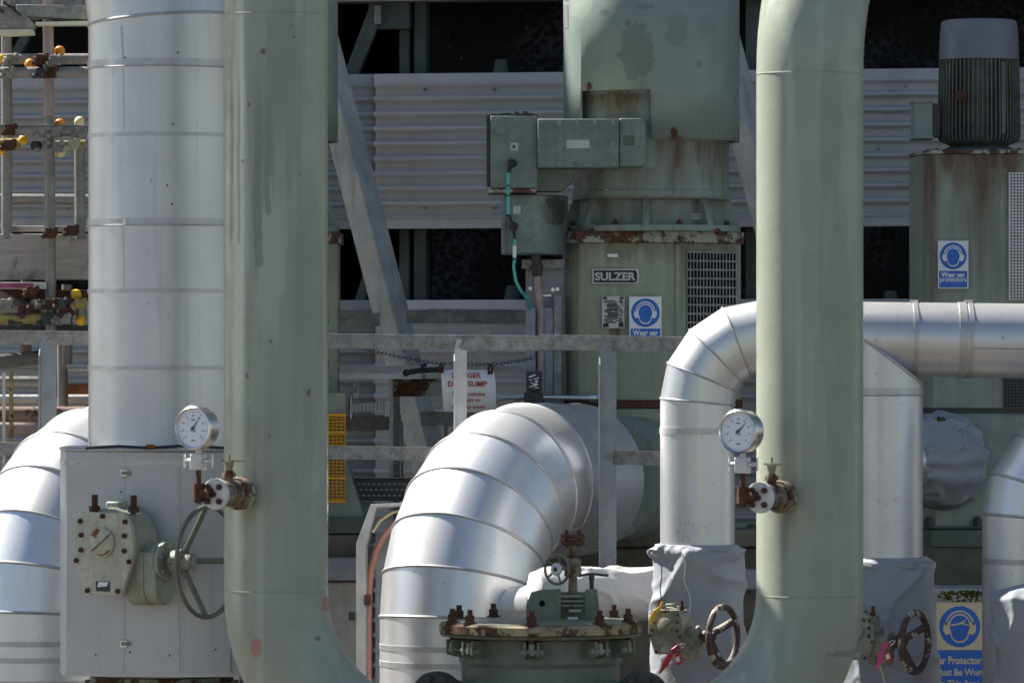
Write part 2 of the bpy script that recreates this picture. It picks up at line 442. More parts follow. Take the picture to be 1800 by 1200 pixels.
M['wheel_worn'] = gh.m
M['wheel_grey'] = weather('weathered handwheel', (.15, .155, .115), .55, var=.25, vs=14, speck=1, rustall=.08, rscale=20, bump=.2)
M['rust'] = weather('rusty steel', (.085, .038, .026), .8, var=.35, vs=20, rustall=.3, bump=.35, spec=.3)
M['rust_paint'] = weather('flaking rusty edge', (.33, .35, .29), .65, var=.2, vs=9, rustall=.58, rscale=8, bump=.3)
M['lid_rust'] = weather('rust stained lid rim', (.33, .27, .16), .65, var=.35, vs=9, rustall=.50, rscale=8, bump=.3)
M['rust_pipe'] = weather('brown primer pipe', (.20, .13, .11), .6, var=.25, vs=9, rustall=.15, bump=.15)
M['valve_brown'] = weather('grimy rust stained valve paint', (.20, .165, .11), .6, var=.3, vs=20, mottle=.6, rustall=.4, rscale=20, bump=.2)
M['rust_bright'] = weather('orange rust', (.20, .075, .03), .8, var=.3, vs=18, bump=.3, spec=.3)
M['galv'] = weather('weathered galvanised steel', (.27, .265, .25), .58, metal=.2, var=.32, vs=14, mottle=.5, streak=.3, scol=(.17, .17, .15), sfreq=24, speck=.3, bump=.10)
M['galv_blue'] = weather('blue grey galvanised post', (.24, .26, .29), .52, metal=.35, var=.14, vs=12, streak=.35, sfreq=30, bump=.08)
M['galv_light'] = weather('pale galvanised steel', (.50, .50, .50), .45, metal=.4, var=.12, vs=12, streak=.2, bump=.06)
M['concrete'] = weather('weathered concrete', (.36, .35, .32), .85, var=.2, vs=6, streak=.45, scol=(.16, .15, .13), sfreq=9, speck=.5, bump=.3, bs=40, spec=.25)
M['concrete_dark'] = weather('damp dark concrete', (.14, .13, .105), .85, var=.35, vs=5, streak=.5, sfreq=8, speck=.5, bump=.4, bs=30, spec=.25)
M['strut'] = weather('weathered concrete strut', (.46, .445, .41), .8, var=.2, vs=5, mottle=.15, streak=.6, scol=(.16, .155, .145), sfreq=14, bump=.3, spec=.25)
M['sheet'] = weather('grey cement sheeting', (.435, .435, .44), .72, var=.07, vs=1.8, streak=.28, sfreq=9, speck=.4, bump=.05, spec=.25)
M['alu'] = cladding_metal('aluminium jacket', rough=.36)
M['alu_dull'] = cladding_metal('dull aluminium jacket', (.66, .66, .67), .40, .08, streak=.4,
    dirt=[sp(1225, 930, 50, 26, 22.5), sp(1570, 930, 50, 26, 22.5), sp(1570, 880, 50, 14, 22.5), sp(1195, 925, 25, 60, 22.5)])
M['alu_column'] = cladding_metal('weathered aluminium jacket', (.62, .625, .63), .42, .06, streak=.5)
M['alu_box'] = cladding_metal('valve box sheet metal', (.50, .505, .515), .46, .05, streak=.35)
M['band'] = plain('jacket band', (.50, .50, .50), .45, .8)
M['band_dull'] = plain('dull jacket band', (.50, .50, .51), .5, .8)
M['steel'] = plain('bright steel', (.62, .62, .62), .28, 1.0)
M['bezel'] = plain('stainless gauge case', (.62, .60, .57), .25, 1.0)
M['dial'] = plain('white dial', (.75, .78, .82), .35, var=.02)
M['ink'] = plain('dial ink', (.05, .06, .08), .6)
M['black'] = plain('black rubber', (.018, .018, .02), .6)
M['black_metal'] = weather('black steel', (.035, .038, .04), .5, var=.3, vs=12, bump=.1)
M['void'] = plain('dark interior', (.006, .007, .009), .9, spec=.1)
M['inner_frame'] = weather('dark painted steelwork', (.075, .095, .085), .6, var=.25, vs=7, streak=.4, bump=.1, spec=.3)
M['white'] = plain('white plastic', (.74, .75, .76), .4, var=.03)
M['white_metal'] = weather('stained white metal', (.60, .59, .57), .5, var=.12, vs=20, rustall=.03, rscale=30, bump=.1)
M['cream'] = plain('aged yellow board', (.62, .55, .33), .5, var=.1)
M['cream_cap'] = plain('cream plastic cap', (.70, .60, .36), .5)
M['blue'] = plain('sign blue', (.005, .12, .50), .4, var=.05)
M['red_ink'] = plain('sign red', (.36, .035, .04), .5)
M['red'] = plain('red plastic', (.52, .012, .02), .35)
M['pink'] = plain('pink plastic', (.62, .05, .20), .4)
M['magenta'] = plain('magenta padlock', (.28, .012, .09), .35)
M['pink_worn'] = weather('worn pink paint', (.34, .07, .17), .6, var=.2, vs=20, mottle=.8)
M['yellow'] = plain('yellow plastic', (.72, .42, .012), .42)
M['orange'] = plain('orange plastic', (.70, .25, .015), .4)
M['yellow_paint'] = weather('worn yellow paint', (.30, .235, .075), .55, var=.3, vs=14, rustall=.22, rscale=25, bump=.15)
M['guard'] = plain('yellow guard mesh', (.72, .34, .015), .5)
M['turquoise'] = plain('turquoise cable sheath', (.07, .42, .36), .45)
M['conduit'] = plain('pale pink conduit', (.34, .27, .27), .6, var=.15)
M['hose'] = plain('salmon pink hose', (.42, .20, .155), .5)
gw = G('weathered timber board')
wc = gw.mix(gw.st(gw.noise((1.6, 1.6, 20), 6, .75), .3, .75), (.42, .39, .365), (.29, .26, .24))
wc = gw.mix(gw.st(gw.noise((9, 9, 5), 4, .6, 3), .52, .64, 0, .75), wc, (.16, .135, .12))
wc = gw.mix(gw.st(gw.noise((30, 30, 12), 3, .6, 5), .66, .72, 0, .8), wc, (.07, .06, .05))
gw.put(gw.b.inputs['Base Color'], wc); gw.b.inputs['Roughness'].default_value = .85
gw.bump(gw.noise((3, 3, 60), 4, .7), .3, .01)
M['wood'] = gw.m
M['tube'] = weather('galvanised scaffold tube', (.24, .235, .225), .5, metal=.45, var=.2, vs=12, speck=.6, bump=.08)
M['tube_pink'] = weather('faded pink scaffold tube', (.36, .27, .27), .55, metal=.15, var=.15, vs=12, speck=.6, bump=.08)
M['fabric'] = fabric('grey coated insulation cloth', (.31, .325, .355), .16)
M['fabric_pale'] = fabric('pale coated insulation cloth', (.50, .49, .48), .16)
M['fabric_dark'] = fabric('dark grey insulation cloth', (.26, .27, .295), .16)
M['plate'] = plain('engraved plate', (.42, .42, .42), .4, .5)
M['moss'] = weather('moss', (.075, .085, .014), .9, var=.6, vs=40, bump=.6, spec=.1)
M['diffuser'] = plain('cream light diffuser', (.62, .60, .46), .4)

# ------------------------------------------------------------------ setting: ground
g = MB().add([(-200, -80, 0), (200, -80, 0), (200, 300, 0), (-200, 300, 0)], [(0, 1, 2, 3)])
M['ground'] = weather('stained concrete ground', (.098, .082, .066), .85, var=.18, vs=.7, speck=.4, bump=.15, bs=20)
tag(g.build('ground', M['ground']), kind='structure')

# ------------------------------------------------------------------ cooling tower
WA = .20
def wy(x): return 28 - WA * (x + .7)
def WP(px, py, dn=0.0):
    k_ = (px - 900) * 1e-4
    x = k_ * (28 - WA * .7) / (1 + WA * k_)
    D = wy(x)
    n = V((WA, 1, 0)).normalized()
    return V((x, D, CZ + (HOR - py) * D * 1e-4)) + n * dn
UX = V((1, -WA, 0)).normalized(); UN = V((WA, 1, 0)).normalized()
TB = V((-.7, 28, 0))
def T(u, n, z): return TB + UX * u + UN * n + V((0, 0, z))
tower = thing('cooling_tower', T(0, 0, 0), 'grey cooling tower with corrugated cladding bands and dark open louvre gaps', 'cooling tower')
ZC1, ZC0 = CZ + 1.425, CZ + .665       # upper cladding band
ZD1, ZD0 = CZ + .315, .02              # lower cladding band
def sheet(u0, u1, z0, z1, off=0.0, pitch=.0735, flat=.05):
    mb = MB()
    zs, n = [], int((z1 - z0) / .006)
    for i in range(n + 1):
        z = z0 + (z1 - z0) * i / n
        w = math.cos((z - z0 - flat) * 2 * math.pi / pitch)
        d = -.052 * (0.5 + .5 * w) ** 4
        if z < z0 + flat: d = -.030
        if z > z1 - .05: d = -.030
        zs.append((z, d + off))
    vs, fs = [], []
    for z, d in zs: vs += [T(u0, d, z), T(u1, d, z)]
    for i in range(n): fs.append((2*i, 2*i+1, 2*i+3, 2*i+2))
    mb.add(vs, fs)
    return mb
UL = -6.3
for u0, u1, off in ((UL, -3.2, 0), (-3.21, 0.06, 0.012), (0.03, 4.2, -.002), (4.18, 9, .01)):
    sheet(u0, u1, ZC0, ZC1, off).build('cladding_sheet', M['sheet'], tower, sharp=60, solid=.006)
    sheet(u0, u1, ZD0, ZD1, off, flat=.03).build('cladding_sheet', M['sheet'], tower, sharp=60, solid=.006)
TOP = CZ + 9.45
m_ = MB(); m_.beam(T(UL, .1, CZ + 1.785 + .09), T(9, .1, CZ + 1.785 + .09), .18, .18); m_.build('edge_beam', M['galv'], tower)
sheet(UL, 9, CZ + 1.98, TOP, 0).build('cladding_sheet', M['sheet'], tower, sharp=60, solid=.006)
mb = MB()
mb.add([T(UL, 3.2, 0), T(9, 3.2, 0), T(9, 3.2, TOP), T(UL, 3.2, TOP)], [(0, 1, 2, 3)])
mb.build('back_wall', M['void'], tower)
mb = MB(); mb.prism([T(UL - .1, -.1, TOP), T(9.1, -.1, TOP), T(9.1, 3.4, TOP), T(UL - .1, 3.4, TOP)], (0, 0, .15)); mb.build('roof', M['void'], tower)
for u in (UL, 9):
    mb = MB(); mb.add([T(u, 0.03, 0), T(u, 3.2, 0), T(u, 3.2, TOP), T(u, .03, TOP)], [(0, 1, 2, 3)]); mb.build('end_wall', M['sheet'], tower, solid=.02)
# packing seen in the gaps
gpk = G('honeycomb packing')
vor = gpk.n('ShaderNodeTexVoronoi'); vor.inputs['Scale'].default_value = 34
gpk.t.links.new(gpk.pos, vor.inputs['Vector'])
sp_ = gpk.st(vor.outputs['Distance'], .35, .75)
pk = gpk.mix(gpk.ma('MULTIPLY', sp_, gpk.st(gpk.noise(2.2, 3), .4, .65)), (.004, .005, .007), (.055, .06, .085))
wsp = gpk.st(gpk.noise(42, 2, .5), .735, .75)
pk = gpk.mix(wsp, pk, (.18, .19, .2))
gpk.put(gpk.b.inputs['Base Color'], pk); gpk.b.inputs['Roughness'].default_value = .8
for u0, u1 in ((UL, -1.2), (.15, .82), (.95, 1.9), (2.0, 9)):
    mb = MB(); mb.prism([T(u0, .75, CZ - .2), T(u1, .75, CZ - .2), T(u1, .75, TOP - .1), T(u0, .75, TOP - .1)], UN * .4)
    mb.build('packing', gpk.m, tower)
def wpost(x0, x1, y0, y1, dn, mat='inner_frame', name='column'):
    a, b = WP(x0, y1, dn), WP(x1, y0, dn)
    mb = MB(); mb.prism([a, V((b.x, b.y, a.z)), b, V((a.x, a.y, b.z))], UN * .1)
    return mb.build(name, M[mat], tower, bevel=.004)
for x0, x1 in ((690, 708), (716, 738), (1302, 1338), (-30, -5), (180, 215), (1900, 1930)): wpost(x0, x1, -300, 1260, .15)
for fx_, fy_ in ((868, 158), (746, 158), (640, 184), (868, 366), (746, 366), (1545, 262), (1592, 152), (40, 158), (120, 366)):
    q_ = WP(fx_, fy_, -.004); MB().cyl(q_, q_ - UN*.012, .008, .006, 8).build('fixing_bolt', M['galv'], tower)
def wbeam(a, b, w, dn, name='brace', mat='inner_frame'):
    mb = MB(); mb.beam(WP(*a, dn), WP(*b, dn), w, w, UN); mb.build(name, M[mat], tower, bevel=.004)
wbeam((665, -20), (600, 150), .06, .12); wbeam((652, 40), (612, 140), .04, .10)
wbeam((665, 400), (612, 560), .05, .14); wbeam((-20, 170), (70, -10), .05, .12)
wpost(640, 712, -60, 50, .10, name='gusset_plate')
wpost(652, 664, 8, 42, .07, 'galv', 'bracket')
for x, y in ((872, 137), (892, 535), (1560, 545)):
    a = WP(x, y, .12); mb = MB(); mb.cyl(a, a + V((0, 0, .095)), .048, .028, 12); mb.build('spray_nozzle', M['inner_frame'], tower)

# raking struts standing in front of the tower
def strut(off, label):
    p0, p1 = P(640, 366, 27.1), P(772, 880, 26.9)
    d = (p1 - p0).normalized()
    p0 = p0 - d * 1.6; p1 = p1 + d * ((p1.z) / -d.z)
    e1 = d.cross(V((0, 1, 0))).normalized(); e2 = d.cross(e1).normalized()
    w = .098
    mb = MB()
    prof = [(-.86, -.1), (-.55, -.55), (-.12, -1.0), (.5, -.7), (.86, -.35), (.86, .4), (0, .9), (-.86, .5)]
    poly = [p0 + V(off) + (e1 * a * -1 + V((0, 1, 0)) * b) * w for a, b in prof]
    vs = poly + [q + (p1 - p0) for q in poly]; n = len(poly)
    mb.add(vs, [tuple(range(n))[::-1], tuple(range(n, 2*n))] + [(i, (i+1) % n, n+(i+1) % n, n+i) for i in range(n)])
    tag(mb.build('raking_strut', M['strut'], None, bevel=.006, sharp=25), label, 'strut', 'sloping struts in front of the tower')
strut((0, 0, 0), 'sloping concrete strut crossing the tower cladding near the danger sign')
strut((1.905, -.3, 0), 'sloping concrete strut mostly hidden between the central pump and a green riser pipe')

# ------------------------------------------------------------------ pipes
def ringed(pts, r, n=60):
    pts = [V(p) for p in pts]
    ds = [(pts[i+1] - pts[i]).normalized() for i in range(len(pts) - 1)]
    b = None
    for i in range(len(ds) - 1):
        cr = ds[i].cross(ds[i+1])
        if cr.length > 1e-4: b = cr.normalized(); break
    if b is None: b = perp(ds[0])[0]
    rings = []
    for i, p in enumerate(pts):
        d = ds[min(i, len(ds)-1)] if i == 0 else ds[i-1]
        m = d if i in (0, len(pts)-1) else (ds[i-1] + ds[i]).normalized()
        e2 = d.cross(b).normalized()
        ring = []
        for j in range(n):
            a = 2*math.pi*j/n
            q = p + r*(math.cos(a)*b + math.sin(a)*e2)
            ring.append(q + d*((p - q).dot(m)/d.dot(m)))
        rings.append(ring)
    return rings, ds
def rings_mesh(rings, caps=True, split=False):
    if split:      # every mitred segment is a separate rolled sheet with its own edge
        mb = MB()
        for i in range(len(rings)-1):
            n = len(rings[0])
            fs = [(j, (j+1)%n, n+(j+1)%n, n+j) for j in range(n)]
            if i == 0: fs.append(tuple(range(n))[::-1])
            if i == len(rings)-2: fs.append(tuple(range(n, 2*n)))
            mb.add(list(rings[i]) + list(rings[i+1]), fs)
        return mb
    n = len(rings[0]); mb = MB(); vs = [q for r_ in rings for q in r_]; fs = []
    for i in range(len(rings)-1): fs += [(i*n+j, i*n+(j+1)%n, (i+1)*n+(j+1)%n, (i+1)*n+j) for j in range(n)]
    if caps: fs += [tuple(range(n))[::-1], tuple(range((len(rings)-1)*n, len(rings)*n))]
    return mb.add(vs, fs)
def arc(p, d0, d1, Rb, n, ang=90):
    """points along a bend that leaves p along d0 and turns towards d1"""
    p, d0, d1 = V(p), V(d0).normalized(), V(d1).normalized()
    return [p + Rb*(math.sin(R(ang)*i/n)*d0 + (1-math.cos(R(ang)*i/n))*d1) for i in range(n+1)]
def bead(parent, ring, r=.0065, mat='band', name='band'):
    return MB().tube(ring, r, 8, closed=True).build(name, M[mat], parent)
def hoop(parent, p, d, r, w=.022, t=.003, mat='band', name='band'):
    p, d = V(p), V(d).normalized()
    return MB().lathe(p - d*w/2, d, [(0, r-.004), (0, r+t), (w, r+t), (w, r-.004)], 60).build(name, M[mat], parent)
def lap(parent, a, b, side, r, w=.01):
    """lengthwise lap joint of a jacket segment"""
    a, b = V(a) + V(side)*r, V(b) + V(side)*r
    return MB().tube([a, b], .0035, 6).build('lap_seam', M['band'], parent)

def elbow_pipe(px, D, r, ys, Rb, al, run, n, label, mat, hoops=(), extra=()):
    base = V((PX(px, D), D, 0))
    th = thing('insulated_pipe', base, label, 'pipe', 'insulated silver pipes')
    h = V((math.sin(R(al)), math.cos(R(al)), 0))
    p = V((base.x, D, PZ(ys, D)))
    pts = arc(p, (0, 0, 1), h, Rb, n)
    full = [V((base.x, D, 0))] + pts + [pts[-1] + h*run]
    rings, ds = ringed(full, r)
    rings_mesh(rings, split=True).build('jacket', mat, th, sharp=20)
    for i in range(1, n+2): bead(th, rings[i])
    for f in extra: bead(th, [q + h*f for q in rings[n+1]])
    for y in hoops: hoop(th, V((base.x, D, PZ(y, D))), (0, 0, 1), r)
    # lengthwise laps on the inner side of the bend
    side = 38
    for i in range(1, n+2):
        j = (side + (3 if i % 2 else -2)) % 60
        MB().tube([rings[i][j], rings[i+1][j]], .003, 6).build('lap_seam', M['band'], th)
    return th
big = elbow_pipe(806, 23.2, .321, 1087, .55, 30, .44, 6,
    'large silver segmented elbow rising in the centre and turning back under the guard rail', M['alu'], hoops=(1135, 1164, 1205), extra=(.17,))
mb = MB()
for q, px in ((P(946, 712, 23.75), 946), (P(1012, 711, 24.05), 1012)):
    MB().box(q - V((.022, .01, .004)), q + V((.022, .01, .008))).build('toggle_clip', M['steel'], big, bevel=.002)
dup(big, (PX(69, 23.65) - PX(806, 23.2), .45, 0), 'large silver segmented elbow half hidden behind the sheet metal valve box')
elb = elbow_pipe(1829, 22.3, .228, 912, .235, 75, .6, 4, 'smaller silver segmented elbow at the picture edge above the crumpled blanket', M['alu'], hoops=(985,), extra=(.2,))
# stub from the large elbow towards the pale blanket
st = thing('branch_pipe', P(915, 1085, 22.85), 'short silver branch stub between the large elbow and the strainer bracket', 'pipe')
MB().cyl(P(880, 1068, 23.1), P(955, 1058, 22.75), S(34, 22.9)).build('jacket', M['alu'], st)
hoop(st, P(897, 1066, 23.03), P(955, 1058, 22.75) - P(880, 1068, 23.1), S(34, 22.9), .02)

# header with elbow and branch
HD = 22.5
hr = S(65.5, HD)
head = thing('insulated_pipe', V((PX(1226, HD), HD, 0)), 'silver pipe rising from a grey valve blanket, bending over and running along as a header', 'pipe', 'insulated silver pipes')
Rb = S(112, HD)
x0 = PX(1226, HD)
zc = PZ(594, HD)
pts = arc((x0, HD, zc - Rb), (0, 0, 1), (1, 0, 0), Rb, 4)
full = [V((x0, HD, .3))] + pts + [V((PX(2150, HD), HD, zc - S(9, HD)))]
rings, ds = ringed(full, hr)
rings_mesh(rings, split=True).build('jacket', M['alu_dull'], head, sharp=20)
for i in range(1, 6): bead(head, rings[i], .0045)
for px in (1607, 1690, 1704, 1900):
    dl = (px - 1338) / (2150 - 1338) * S(9, HD)
    hoop(head, (PX(px, HD), HD, zc - dl), (1, 0, -.012), hr, .018 if px != 1690 else .03, .004)
for y in (757,): hoop(head, (x0, HD, PZ(y, HD)), (0, 0, 1), hr, .026)
mb = MB()
for px in (1608, 1704): mb.pbox(px - 8, px + 6, 527, 531, HD - .02, .04)
mb.build('toggle_clip', M['steel'], head)
MB().tube([P(1712, 612, HD - hr*.985), P(1830, 614, HD - hr*.985)], .003, 6).build('lap_seam', M['band'], head)
mb = MB()
for px in (1707, 1764, 1540): (mb.sphere_mark(), mb.sphere(P(px, 594 if px != 1540 else 598, HD - hr*1.0), .006))
mb.build('rivet', M['steel'], head)
xb = PX(1550, HD)
brr, xa = S(72, HD), PX(1513, HD)
def gable(a): 
    x_ = xb + brr*math.sin(a); return V((x_, HD - brr*math.cos(a), zc - .004 - abs(x_ - xa)*.74))
tp_ = [gable(2*math.pi*i/60) for i in range(60)]
bt_ = [V((q.x, q.y, .3)) for q in tp_]
rings_mesh([bt_, tp_]).build('branch_jacket', M['alu_dull'], head)
# raised seam where the branch meets the header
MB().tube([gable(2*math.pi*i/60)*1.0 + V((0, -.001, 0)) for i in range(-14, 15)], .0055, 8).build('band', M['band'], head)
for y in (688,): hoop(head, (xb, HD, PZ(y, HD)), (0, 0, 1), brr, .03)
bead(head, [V((xb + (brr + .001)*math.cos(2*math.pi*i/60), HD + (brr + .001)*math.sin(2*math.pi*i/60), PZ(694, HD))) for i in range(60)], .004)

# green riser pipes in front
GD = 21.0
def riser(px, r_px, bend, label, weld_y, topbend):
    x, r = PX(px, GD), S(r_px, GD)
    th = thing('riser_pipe', V((x, GD, 0)), label, 'pipe', 'green painted riser pipes')
    Rb = S(290, GD)
    zb = PZ(1040, GD)
    low = arc((x, GD, zb), (0, 0, -1), bend, Rb, 16)
    low = low + [low[-1] + V(bend)*1.2]
    zt = PZ(130, GD) if topbend else CZ + 2.2
    hd = V((math.sin(R(22)), math.cos(R(22)), 0)) if topbend else V((math.sin(R(SUN_AZ)), math.cos(R(SUN_AZ)), 0))  # straight-topped riser gets an added unseen run along the sun's azimuth for shade
    up = arc((x, GD, zt), (0, 0, 1), hd, Rb if topbend else .35, 14)
    up = [V((x, GD, zt - .012))] + up
    up = up + [up[-1] + hd*(1.5 if topbend else 4.0)]
    rings, _ = ringed(low[::-1], r, 72)
    rings_mesh(rings + [[V((q.x, q.y, zt)) for q in rings[-1]]]).build('pipe_bend', M['pipe_green'], th, sharp=40)
    rings2, _ = ringed(up, r - .0004, 72)
    rings_mesh(rings2).build('pipe_bend', M['pipe_green'], th, sharp=40)
    for y in weld_y:
        MB().torus((x, GD, PZ(y, GD)), (0, 0, 1), r - .0006, .0026, 72, 8).build('weld_seam', M['pipe_green'], th)
    return th
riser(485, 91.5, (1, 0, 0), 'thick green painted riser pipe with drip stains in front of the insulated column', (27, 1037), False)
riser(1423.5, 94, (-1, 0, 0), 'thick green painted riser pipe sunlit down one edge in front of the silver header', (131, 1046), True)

# insulated column and its valve box
CD = 22.3
cx, cr = PX(288, CD), S(132.5, CD)
colm = thing('insulated_column', V((cx, CD, 0)), 'wide dull silver insulated column standing on the sheet metal valve box', 'pipe', 'insulated silver pipes')
az = V((math.sin(R(SUN_AZ)), math.cos(R(SUN_AZ)), 0))  # unseen overhead run is turned to the sun's azimuth to shade the column
pts = arc((cx, CD, PZ(38, CD)), (0, 0, 1), az, .95, 5)
rings, _ = ringed([V((cx, CD, .2))] + pts + [pts[-1] + az*4.5], cr, 64)
rings_mesh(rings, split=True).build('jacket', M['alu_column'], colm, sharp=20)
sd_ = V((az.y, -az.x, 0))*-.45
MB().beam(pts[-1] + sd_ - V((0, 0, .1)), pts[-1] + az*4.5 + sd_ - V((0, 0, .1)), .26, .3).build('shade_beam', M['galv'], colm)  # unseen beam added beside the overhead run to shade the valve box
for i in (1, 2, 3, 4, 5, 6): bead(colm, rings[i], .006)
for y, w in ((115, .026), (240, .014), (392, .026), (512, .015), (646, .015)):
    hoop(colm, (cx, CD, PZ(y, CD)), (0, 0, 1), cr, w, .0035, 'band_dull')
for y in (122, 398): bead(colm, [V((cx + (cr+.002)*math.cos(2*math.pi*i/64), CD + (cr+.002)*math.sin(2*math.pi*i/64), PZ(y, CD))) for i in range(64)], .0035)
def col_pt(px, py, off=0.0):
    s_ = (PX(px, CD) - cx)/cr
    return V((PX(px, CD), CD - cr*math.sqrt(max(0, 1 - s_*s_)) - off, PZ(py, CD)))
MB().tube([col_pt(221, 52), col_pt(224, 120)], .004, 6).build('lap_seam', M['band'], colm)
for ya, yb in ((120, 235), (400, 508)): MB().tube([col_pt(224, ya), col_pt(226, yb)], .0022, 6).build('lap_seam', M['band'], colm)
a = col_pt(227, 392, .004); MB().box(a - V((.006, .004, .014)), a + V((.006, .004, .012))).build('toggle_clip', M['steel'], colm)
mb = MB()
for px, py in ((312, 224), (302, 330), (228, 108), (320, 100), (310, 362)): (mb.sphere_mark(), mb.sphere(col_pt(px, py), .004, 8, 6))
mb.build('rivet', M['black_metal'], colm)

BD = 22.15
bx = PX(283, BD)
box = thing('valve_enclosure', V((bx, BD, 0)), 'grey sheet metal box around the valve at the foot of the insulated column', 'enclosure')
hw = S(176, BD)
plan = [(bx - hw, BD - .02), (bx - hw*.90, BD - .27), (bx + hw*.18, BD - .36), (bx + hw*.75, BD - .33), (bx + hw, BD - .05), (bx + hw, BD + .35), (bx + hw*.6, BD + .55), (bx - hw*.6, BD + .55), (bx - hw, BD + .3)]
MB().plan(plan, PZ(1186, BD - .3), PZ(792, BD - .3)).build('shell', M['alu_box'], box, bevel=.006)
ctr = V((bx, BD + .1, 0))
def grow(pl, f): return [((x - ctr.x)*f + ctr.x, (y - ctr.y)*f + ctr.y) for x, y in pl]
MB().plan(grow(plan, 1.012), PZ(793, BD-.3), PZ(787, BD-.3)).build('lid', M['alu_box'], box, bevel=.004)
MB().plan(grow(plan, 1.006), PZ(818, BD-.3), PZ(808, BD-.3)).build('band', M['band'], box)
MB().plan(grow(plan, 1.006), PZ(1188, BD-.3), PZ(1181, BD-.3)).build('band', M['band'], box)
def box_y(px):
    x = PX(px, BD - .3)
    for (xa, ya), (xb_, yb) in zip(plan[:4], plan[1:5]):
        if xa <= x <= xb_: return ya + (yb - ya)*(x - xa)/(xb_ - xa)
    return BD - .3
for px, y0, y1 in ((217, 795, 1183), (313, 812, 1183)):
    D = box_y(px)
    MB().pbox(px - 1.3, px + 1.3, y0, y1, D - .004, .008).build('panel_seam', M['band'], box)
for py in (831, 1131):
    D = box_y(217)
    lt = MB().pbox(211, 224, py - 7, py + 7, D - .012, .012).build('toggle_latch', M['steel'], box, bevel=.002)
    MB().pbox(213, 229, py - 3, py + 3, D - .022, .009).build('lever', M['galv'], lt, bevel=.002)
mb = MB()
for px, py in ((138, 814), (213, 864), (229, 1145), (168, 1150), (300, 1150), (380, 1140)): (mb.sphere_mark(), mb.sphere((PX(px, BD-.3), box_y(px), PZ(py, BD-.3)), .004, 8, 6))
mb.build('rivet', M['black_metal'], box)
# cables lying along the top edge of the box
MB().tube([P(150, 787, 21.75), P(210, 784, 21.75), P(262, 787, 21.75), P(330, 783, 21.75), P(400, 787, 21.78)], .006, 8).build('cable', M['black'], box)
MB().pbox(256, 272, 781, 787, 21.74, .02).build('copper_clip', M['rust_bright'], box)
# pipe stub and rusty flange below the box
ft = thing('pipe_flange', V((bx, BD, 0)), 'rusty pipe flange just showing under the sheet metal valve box', 'flange')
MB().lathe((bx, BD + .05, PZ(1215, BD)), (0, 0, 1), [(0, .30), (.042, .30), (.042, .28), (.06, .28)], 48).build('disc', M['rust_paint'], ft)
MB().cyl((bx, BD + .05, 0), (bx, BD + .05, PZ(1213, BD)), .22, .22, 48).build('pipe', M['pump_green'], ft)

